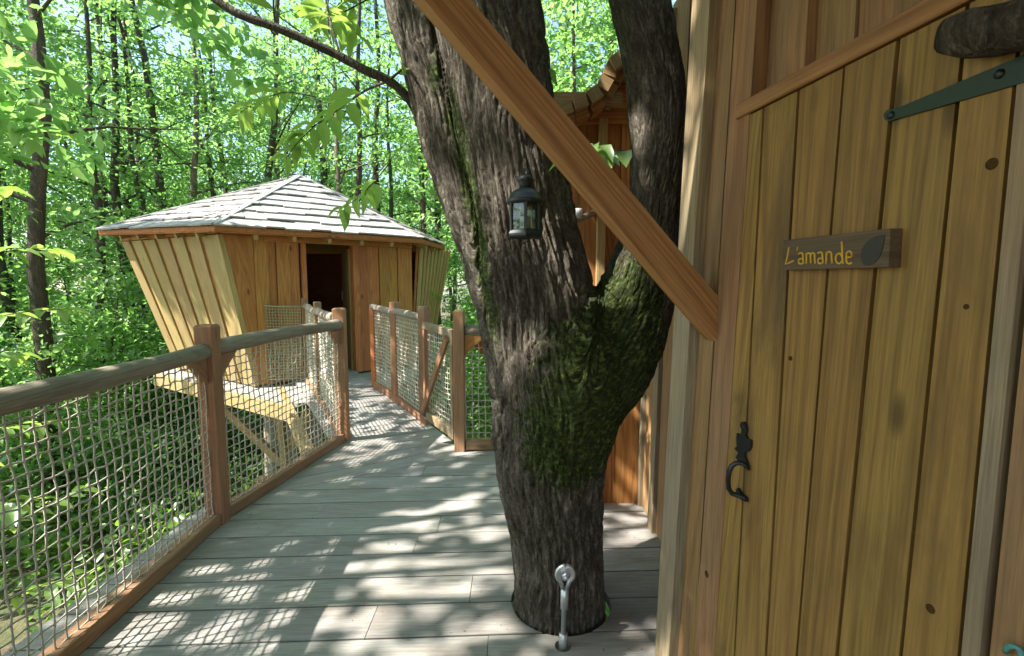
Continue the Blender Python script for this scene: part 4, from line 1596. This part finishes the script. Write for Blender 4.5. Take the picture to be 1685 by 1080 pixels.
pale = [(322, 13.2, .78, 'pale straight slim trunk rising over the left slope of the shingled roof'), (556, 13.4, .76, 'pale straight slim trunk rising over the right slope of the shingled roof'),
        (470, 20, 1.0, 'pale distant trunk directly behind the roof peak')]
for (px, d, s_, lab) in pale:
    x = (px - 842.5) / FPX * d
    spots.append((x, d, 0, s_))
    place_tree('forest_tree', pale_trunk, protos[6][1], x, d, random.uniform(0, 6), s_, lab, 'tree', None)
SUNXY = np.array((SUN_TO.x, SUN_TO.y)) / math.tan(SUN_EL)


def blocked(x, y):
    # keep the cabins, the deck and the near view clear
    if -9.6 < x < 5 and -4 < y < 13.2 or (y > 6 and -.98 < x / y < .4 and math.hypot(x, y) < 19):
        return True
    for h in (3, 5, 7, 9, 11, 13, 15):            # nothing that would stand in the sun of the deck or of the roof
        sx, sy = x + SUNXY[0] * h, y + SUNXY[1] * h
        if math.hypot(sx + .6, sy - 2.6) < 4.6 or (math.hypot(sx + 4.2, sy - 8.6) < 3.2 and h > 4):
            return True
        gx_, gy_ = x + SUNXY[0] * (h + 3.3), y + SUNXY[1] * (h + 3.3)
        if math.hypot(gx_ + 5.2, gy_ - 5.2) < 4.3:            # the sunny clearing below the railing
            return True
    return False


tries = 0
while len(spots) < 118 and tries < 6000:
    tries += 1
    if tries % 3:
        th = rng.uniform(-.95, .62)
        d = 10 + 48 * rng.uniform(0, 1)
        x, y = math.sin(th) * d, math.cos(th) * d
    else:
        x, y = rng.uniform(-24, 12), rng.uniform(-12, 16)
    if blocked(x, y):
        continue
    if min((x - a) ** 2 + (y - b) ** 2 for a, b, *_ in spots) < (1.9 if y > 14 else 2.9) ** 2:
        continue
    v = int(rng.integers(0, 6))
    s = rng.uniform(.8, 1.2)
    spots.append((x, y, v, s))
    place_tree('forest_tree', protos[v][0], protos[v][1], x, y, rng.uniform(0, 6), s, LB[v] + ' ' + zone(x, y), 'tree', LB[v] + 's ' + zone(x, y))
nsap = 0
ss = []
SL = ['bushy broad-leaved sapling', 'low broad-leaved sapling', 'tall thin broad-leaved sapling']
while nsap < 120:
    th = rng.uniform(-.95, .5)
    d = 6.5 + 26 * rng.uniform(0, 1) if nsap < 40 else 16 + 26 * rng.uniform(0, 1)
    if nsap >= 84:
        th, d = rng.uniform(-.95, -.45), rng.uniform(11, 30)
    x, y = math.sin(th) * d, math.cos(th) * d
    if (-7.4 < x < 3 and y < 13) or (x > 0 and y < 9):
        continue
    if math.hypot(x, y) < 12 and x < 0 and nsap % 8:
        continue
    if ss and min((x - a) ** 2 + (y - b) ** 2 for a, b in ss) < 1.2:
        continue
    ss.append((x, y))
    v = int(rng.integers(0, 3))
    place_tree('sapling', sap_meshes[v][0], sap_meshes[v][1], x, y, rng.uniform(0, 6), rng.uniform(.7, 1.2), SL[v] + ' ' + zone(x, y), 'sapling', SL[v] + 's ' + zone(x, y))
    nsap += 1

# undergrowth, nobody could count it
n = 5200
th = rng.uniform(-1.5, .75, n)
d = 1.5 + 30 * rng.uniform(0, 1, n) ** 1.35
cx, cy = np.sin(th) * d, np.cos(th) * d
dens = vnoise(np.stack([cx * .35, cy * .35, cx * 0], 1))
keep = dens > -.12
cx, cy = cx[keep], cy[keep]
hgt = rng.uniform(.05, .55, len(cx)) * (1 + .6 * (vnoise(np.stack([cx * .2 + 9, cy * .2, cx * 0], 1)) > .1))
cs = np.stack([cx, cy, gz(cx, cy) + hgt], 1)
dd = rand_unit(len(cs)) * np.array((1, 1, .3))
wm = leaf_cloud('undergrowth', *sprays(cs, dd, 20, .26, .15, .5))
ug = link('undergrowth', wm, M_weed)
ug['kind'] = 'stuff'
tag(ug, 'green leafy undergrowth covering the forest floor', 'undergrowth')

# ------------------------------------------------------------------ unseen tree added, its leaves set along the sun rays to shade the deck
def sdf_box(x, y, x0, x1, y0, y1):
    return (x > x0) & (x < x1) & (y > y0) & (y < y1)


def in_poly(x, y, poly):
    r = np.zeros(len(x), bool)
    j = len(poly) - 1
    for i in range(len(poly)):
        xi, yi = poly[i]
        xj, yj = poly[j]
        r ^= ((yi > y) != (yj > y)) & (x < (xj - xi) * (y - yi) / (yj - yi + 1e-12) + xi)
        j = i
    return r


def gpx(lst):
    return [(on_z(a, b).x, on_z(a, b).y) for a, b in lst]


open_spots = [gpx([(430, 1079), (505, 945), (560, 900), (640, 845), (720, 815), (835, 800), (850, 900), (842, 1079)]),
              gpx([(170, 1079), (250, 960), (330, 935), (455, 930), (450, 985), (380, 1079)]),
              gpx([(1000, 822), (1060, 822), (1078, 862), (1040, 905), (1000, 900)]),
              gpx([(985, 1079), (1000, 1035), (1045, 1035), (1030, 1079)]),
              gpx([(570, 640), (600, 640), (650, 690), (670, 745), (560, 760), (565, 690)]),
              gpx([(605, 640), (640, 645), (760, 725), (800, 740), (770, 760), (690, 715)])]
n = 8600
tx, ty = rng.uniform(-2.5, 3.4, n), rng.uniform(-.5, 7.2, n)
lit = np.zeros(n, bool)
for pl_ in open_spots:
    lit |= in_poly(tx, ty, pl_)
pr = np.where(lit, .10, .92)
# the trunk and the corner of the wall catch a few gleams as well
gl_ = vnoise(np.stack([tx * 2.3 + 4, ty * 2.3, tx * 0], 1))
pr = np.where((tx > .5) & (gl_ > .38), .12, pr)
pr = np.where(sdf_box(tx, ty, .95, 2.1, 2.5, 3.2), .18, pr)
pr = np.where(sdf_box(tx, ty, 1.5, 2.9, 3.3, 4.1), .25, pr)
pr = np.where(sdf_box(tx, ty, .5, 1.15, 2.12, 2.36), .2, pr)
pr = np.where(sdf_box(tx, ty, 1.3, 1.85, 2.05, 2.5), .08, pr)
keep = rng.uniform(0, 1, n) < pr
tx, ty = tx[keep], ty[keep]
hh = 5.6 + 2.6 * vnoise(np.stack([tx * .8, ty * .8, tx * 0 + 3], 1)) + rng.uniform(-.5, .5, len(tx))
bp_ = np.stack([tx - SUNXY[0] * hh, ty - SUNXY[1] * hh, hh], 1)
shade = thing('deck_shade_tree', 'unseen tree added beside the deck, its leaves placed to dapple the planks', 'tree', (-6.9, .6, float(gz(-6.9, .6))))
cs_, ds_ = bp_, rand_unit(len(bp_)) * np.array((1, 1, .4))
crown = leaf_cloud('shade_crown', *sprays(cs_, ds_, 2, .05, .19, .5))
link('crown', crown, M_leaf, shade)
base = V((-6.9, .6, float(gz(-6.9, .6)) - .2))
tube('trunk', shade, M_fbark, [base, base + V((.05, .1, 2)), base + V((.0, .1, 5)), base + V((.2, .3, 8)), base + V((.3, .5, 12))], [.24, .19, .17, .13, .05], 12, .03)
for k in range(16):
    c_ = V(tuple(bp_[int(rng.integers(0, len(bp_)))]))
    st_ = base + V((.1, .2, min(max(c_.z + 3.3 - 1.8, 5), 10)))
    tube('bough', shade, M_fbark, [st_, lerp(st_, c_, .4) + V((0, 0, .25)), lerp(st_, c_, .75) + V((0, 0, .2)), c_], [.05, .035, .02, .008], 7)

# unseen tree added to keep the far cabin's upper slanted wall in shade
n = 900
u_, v_ = rng.uniform(-.1, 1.1, n), rng.uniform(.30, 1.05, n)
u_ = u_[rng.uniform(0, 1, n) < 2][:n]
keep = v_ > .50 + .10 * np.sin(u_ * 22) + np.clip(.3 - u_, 0, 1) * 1.6
u_, v_ = u_[keep], v_[keep]
Ab_, At_, Bb_, Bt_ = (np.array(tuple(q_)) for q_ in (Ab, At, Bb, Bt))
tp = (Ab_ * (1 - v_)[:, None] + At_ * v_[:, None]) * (1 - u_)[:, None] + (Bb_ * (1 - v_)[:, None] + Bt_ * v_[:, None]) * u_[:, None]
kk = rng.uniform(4.2, 6.0, len(tp))
hp_ = tp + np.stack([-SUNXY[0] * kk, -SUNXY[1] * kk, kk], 1)
hx, hy = -10.6, 5.6
wall_shader = thing('wall_shade_tree', 'unseen tree added left of the flared cabin to shade its slanted wall', 'tree', (hx, hy, float(gz(hx, hy))))
link('crown', leaf_cloud('wall_shade_crown', *sprays(hp_, rand_unit(len(hp_)), 2, .05, .18, .5)), M_leaf, wall_shader)
hb_ = V((hx, hy, float(gz(hx, hy)) - .2))
tube('trunk', wall_shader, M_fbark, [hb_, hb_ + V((.1, 0, 3)), hb_ + V((.3, .1, 6)), hb_ + V((.9, .3, 9.5))], [.13, .11, .09, .03], 10, .03)
for k in range(8):
    c_ = V(tuple(hp_[int(rng.integers(0, len(hp_)))]))
    st_ = hb_ + V((.25, .1, max(4.0, c_.z + 3.3 - 1.0)))
    tube('bough', wall_shader, M_fbark, [st_, lerp(st_, c_, .5) + V((0, 0, .15)), c_], [.035, .02, .008], 6)

# ------------------------------------------------------------------ branch of the big tree and its leaves
LEAFS = []
for k in range(4):
    v_, f_, kk = leaf_arrays(np.zeros((1, 3)), np.array([[1.0, 0, 0]]), np.array([[0, 0, 1.0]]), np.array([1.0]), (.19, .22, .25, .2)[k], True)
    v_ = v_ + rng.normal(0, .012, v_.shape) * np.array((1, 1, 2))
    v_[:, 2] -= .10 * k * v_[:, 0] ** 2
    lm = fast_mesh('leaf', v_, f_, np.full(len(v_), .3 + .2 * k), smooth=True)
    lm.materials.append(M_leafn)
    LEAFS.append(lm)


def put_leaf(parent, p, ax, nr, size):
    M = frame(p, ax, nr)
    M = M @ Matrix.Diagonal((size, size, size, 1))
    return link('leaf', random.choice(LEAFS), None, parent, M)


def ru():
    return V(tuple(rng.normal(0, 1, 3))).normalized()


def twig(parent, pts, r0, r1, leaves, lsize, spread=1.0, start=.25, mat=M_fbark, name='twig'):
    P = [V(p) for p in pts]
    Pd, _ = dense([(p, .01) for p in P], 5)
    o = tube(name, parent, mat, Pd, np.linspace(r0, r1, len(Pd)), 7, .04)
    for i in range(leaves):
        t = start + (1 - start) * (i + .5) / leaves
        k = t * (len(Pd) - 1)
        j = min(int(k), len(Pd) - 2)
        p = V(tuple(Pd[j] + (Pd[j + 1] - Pd[j]) * (k - j)))
        d = V(tuple(Pd[j + 1] - Pd[j])).normalized()
        side = d.cross(V((0, 0, 1))).normalized() * (1 if i % 2 else -1)
        ax = d * .7 + side * rng.uniform(.5, 1.1) * spread + V((0, 0, rng.uniform(-.7, .05))) + ru() * .25
        put_leaf(o, p, ax, V((0, 0, 1)) + ru() * .45, lsize * rng.uniform(.7, 1.2))
    return o


def pp(px, py, y):
    return on_y(px, py, y)


twig(tree, [pp(335, -15, 2.2), pp(390, 22, 2.2), pp(445, 42, 2.22), pp(500, 65, 2.25), pp(550, 88, 2.28), pp(600, 115, 2.3), pp(640, 133, 2.33), pp(668, 158, 2.36), pp(690, 190, 2.4), pp(715, 215, 2.4)], .017, .022, 0, .1, name='branch')
twig(tree, [pp(640, 133, 2.33), pp(655, 120, 2.3), pp(665, 112, 2.28)], .008, .003, 2, .1)
twig(tree, [pp(640, 133, 2.33), pp(600, 150, 2.6), pp(560, 178, 2.8), pp(520, 205, 2.9), pp(480, 225, 3.0)], .007, .002, 16, .17)
twig(tree, [pp(520, 205, 2.9), pp(490, 235, 3.0), pp(470, 262, 3.1)], .004, .002, 8, .16)
twig(tree, [pp(520, 160, 2.9), pp(470, 152, 3.0), pp(430, 165, 3.1), pp(395, 185, 3.2)], .004, .002, 12, .17)
twig(tree, [pp(453, 40, 2.25), pp(450, 10, 2.3), pp(452, -20, 2.35)], .005, .003, 2, .12)
twig(tree, [pp(560, 92, 2.3), pp(545, 40, 2.4), pp(540, 0, 2.5), pp(560, -40, 2.5)], .006, .003, 10, .16)
twig(tree, [pp(620, -10, 2.6), pp(585, 10, 2.6), pp(550, 25, 2.65), pp(510, 20, 2.7)], .005, .002, 10, .16)
twig(tree, [pp(560, -30, 3.0), pp(565, 20, 3.0), pp(590, 60, 3.1)], .005, .002, 8, .16)
twig(tree, [pp(640, 270, 4.2), pp(615, 300, 4.3), pp(590, 325, 4.4), pp(560, 345, 4.5)], .006, .003, 12, .2)
twig(tree, [pp(1045, 250, 2.25), pp(1010, 248, 2.0), pp(985, 240, 1.9), pp(960, 238, 1.82)], .004, .002, 9, .15)
twig(tree, [pp(1010, 248, 2.0), pp(990, 262, 1.9), pp(975, 275, 1.85)], .003, .0015, 5, .12)
twig(tree, [pp(880, 150, 2.1), pp(893, 130, 2.1), pp(905, 110, 2.1)], .003, .0015, 3, .07)

# sapling reaching up beside the railing, its big leaves in the sun
sap = thing('chestnut_sapling', 'young chestnut with large sunlit leaves reaching up beside the log handrail', 'sapling', (-5.2, 4.3, float(gz(-5.2, 4.3))))
sb = V((-5.2, 4.3, float(gz(-5.2, 4.3)) - .1))
tube('trunk', sap, M_fbark, [sb, sb + V((.05, .0, 1.5)), sb + V((-.05, .1, 3.2)), sb + V((.05, .15, 5.2)), sb + V((.1, .1, 6.6))], [.045, .04, .032, .022, .008], 9, .03)
for k in range(22):
    h = 1.6 + 4.6 * (k + .5) / 22
    st_ = sb + V((.0, .1, h))
    a_ = k * 2.39 + .4
    dv = V((math.cos(a_), math.sin(a_), .25)) * rng.uniform(.6, 1.15)
    twig(sap, [st_, st_ + dv * .5 + V((0, 0, .08)), st_ + dv], .008, .003, 11, .24)

# ------------------------------------------------------------------ lantern
lc = on_y(864, 392, 1.80)
lz = lc.z
lan = thing('lantern', 'black metal candle lantern with glass panes hung on the trunk', 'lantern', lc)
R = .062
lathe('base', lan, M_lant, [(R * 1.0, 0), (R * 1.1, .006), (R * 1.1, .014), (R * .98, .026), (R * .9, .030)], lc, 6, False)
zb_, zt_ = lz + .030, lz + .125
for j in range(6):
    a_ = 2 * math.pi * (j + .5) / 6
    c_ = V((lc.x + R * .93 * math.cos(a_), lc.y + R * .93 * math.sin(a_), 0))
    cbeam('corner_bar', lan, M_lant, up(c_, zb_ - .004), up(c_, zt_ + .004), .012, .008, (math.cos(a_), math.sin(a_), 0), b=.001)
    a2 = 2 * math.pi * (j + 1.5) / 6
    c2 = V((lc.x + R * .9 * math.cos(a2), lc.y + R * .9 * math.sin(a2), 0))
    c1 = V((lc.x + R * .9 * math.cos(a_), lc.y + R * .9 * math.sin(a_), 0))
    am_ = (a_ + a2) / 2
    prism('glass_pane', lan, M_glass, [up(c1, zb_), up(c2, zb_), up(c2, zt_), up(c1, zt_)], -.001, .001, (math.cos(am_), math.sin(am_), 0))
lathe('roof', lan, M_lant, [(R * 1.0, .121), (R * 1.08, .126), (R * 1.08, .136), (R * .98, .140), (R * .9, .152), (R * .70, .166), (R * .45, .175), (R * .36, .178)], lc, 24)
lathe('chimney', lan, M_lant, [(R * .34, .174), (R * .36, .19), (R * .46, .203), (R * .5, .208), (R * .42, .217), (R * .2, .226), (.004, .229)], lc, 20)
lathe('candle', lan, M_wax, [(.021, .028), (.021, .075), (.018, .077), (.004, .074)], lc, 18)
ring = [lc + V((.012 * math.cos(t_), 0, .236 + .012 * math.sin(t_))) for t_ in np.linspace(0, 2 * math.pi, 17)]
tube('ring', lan, M_lant, ring, .0018, 6, caps=False)
tube('hook', lan, M_lant, [lc + V((0, -.004, .238)), lc + V((0, .004, .247)), lc + V((0, .06, .25)), lc + V((0, .18, .252))], .0024, 6)

# ------------------------------------------------------------------ steel cable holding the deck to the tree
cb = V((CHOLE[0], CHOLE[1], 0))
ct = on_y(930, 945, 1.885)
cab_ = thing('steel_cable', 'galvanised steel cable with thimble and ferrule bolted low on the trunk', 'cable', cb)
vdir = (ct - cb).normalized()
Lc = (ct - cb).length
fr_ = V((0, -1, 0))
tube('wire_rope', cab_, M_cable, [cb + V((0, 0, -.4)), cb, cb + vdir * Lc * .5, cb + vdir * (Lc - .075)], .0105, 14)
for k in range(26):
    pass
tube('ferrule', cab_, M_alu, [cb + vdir * (Lc - .145), cb + vdir * (Lc - .143), cb + vdir * (Lc - .062), cb + vdir * (Lc - .06)], [.014, .0165, .0165, .014], 18)
tube('lower_sleeve', cab_, M_alu, [cb + V((0, 0, -.1)), cb + vdir * .052, cb + vdir * .055], [.017, .018, .015], 18)
# loop of rope round the thimble
sx = V((1, 0, 0))
loop = []
for t_ in np.linspace(-math.radians(58), math.radians(238), 26):
    loop.append(ct + sx * (.034 * math.cos(t_)) + vdir * (.034 * math.sin(t_)))
loop = [ct - vdir * .066 + sx * .006] + loop + [ct - vdir * .066 - sx * .006]
tube('rope_loop', cab_, M_steel, loop, .0095, 10)
loop2 = [p + (ct - p) * .22 for p in loop[1:-1]]
tube('thimble', cab_, M_steel, loop2, .008, 10)
tax = (V((0, -1, .05))).normalized()
lathe('washer', cab_, M_steel, [(.030, -.006), (.030, .004), (.026, .005)], ct - tax * .004, 24, axis=tax)
lathe('bolt', cab_, M_steel, [(.015, -.03), (.015, .022), (.0135, .024)], ct, 6, False, axis=tax)
lathe('bolt_end', cab_, M_steel, [(.0085, .0), (.0085, .036), (.006, .038)], ct, 14, axis=tax)
tube('anchor_rod', cab_, M_steel, [ct + V((0, .0, 0)), ct + V((0, .2, 0))], .008, 10)
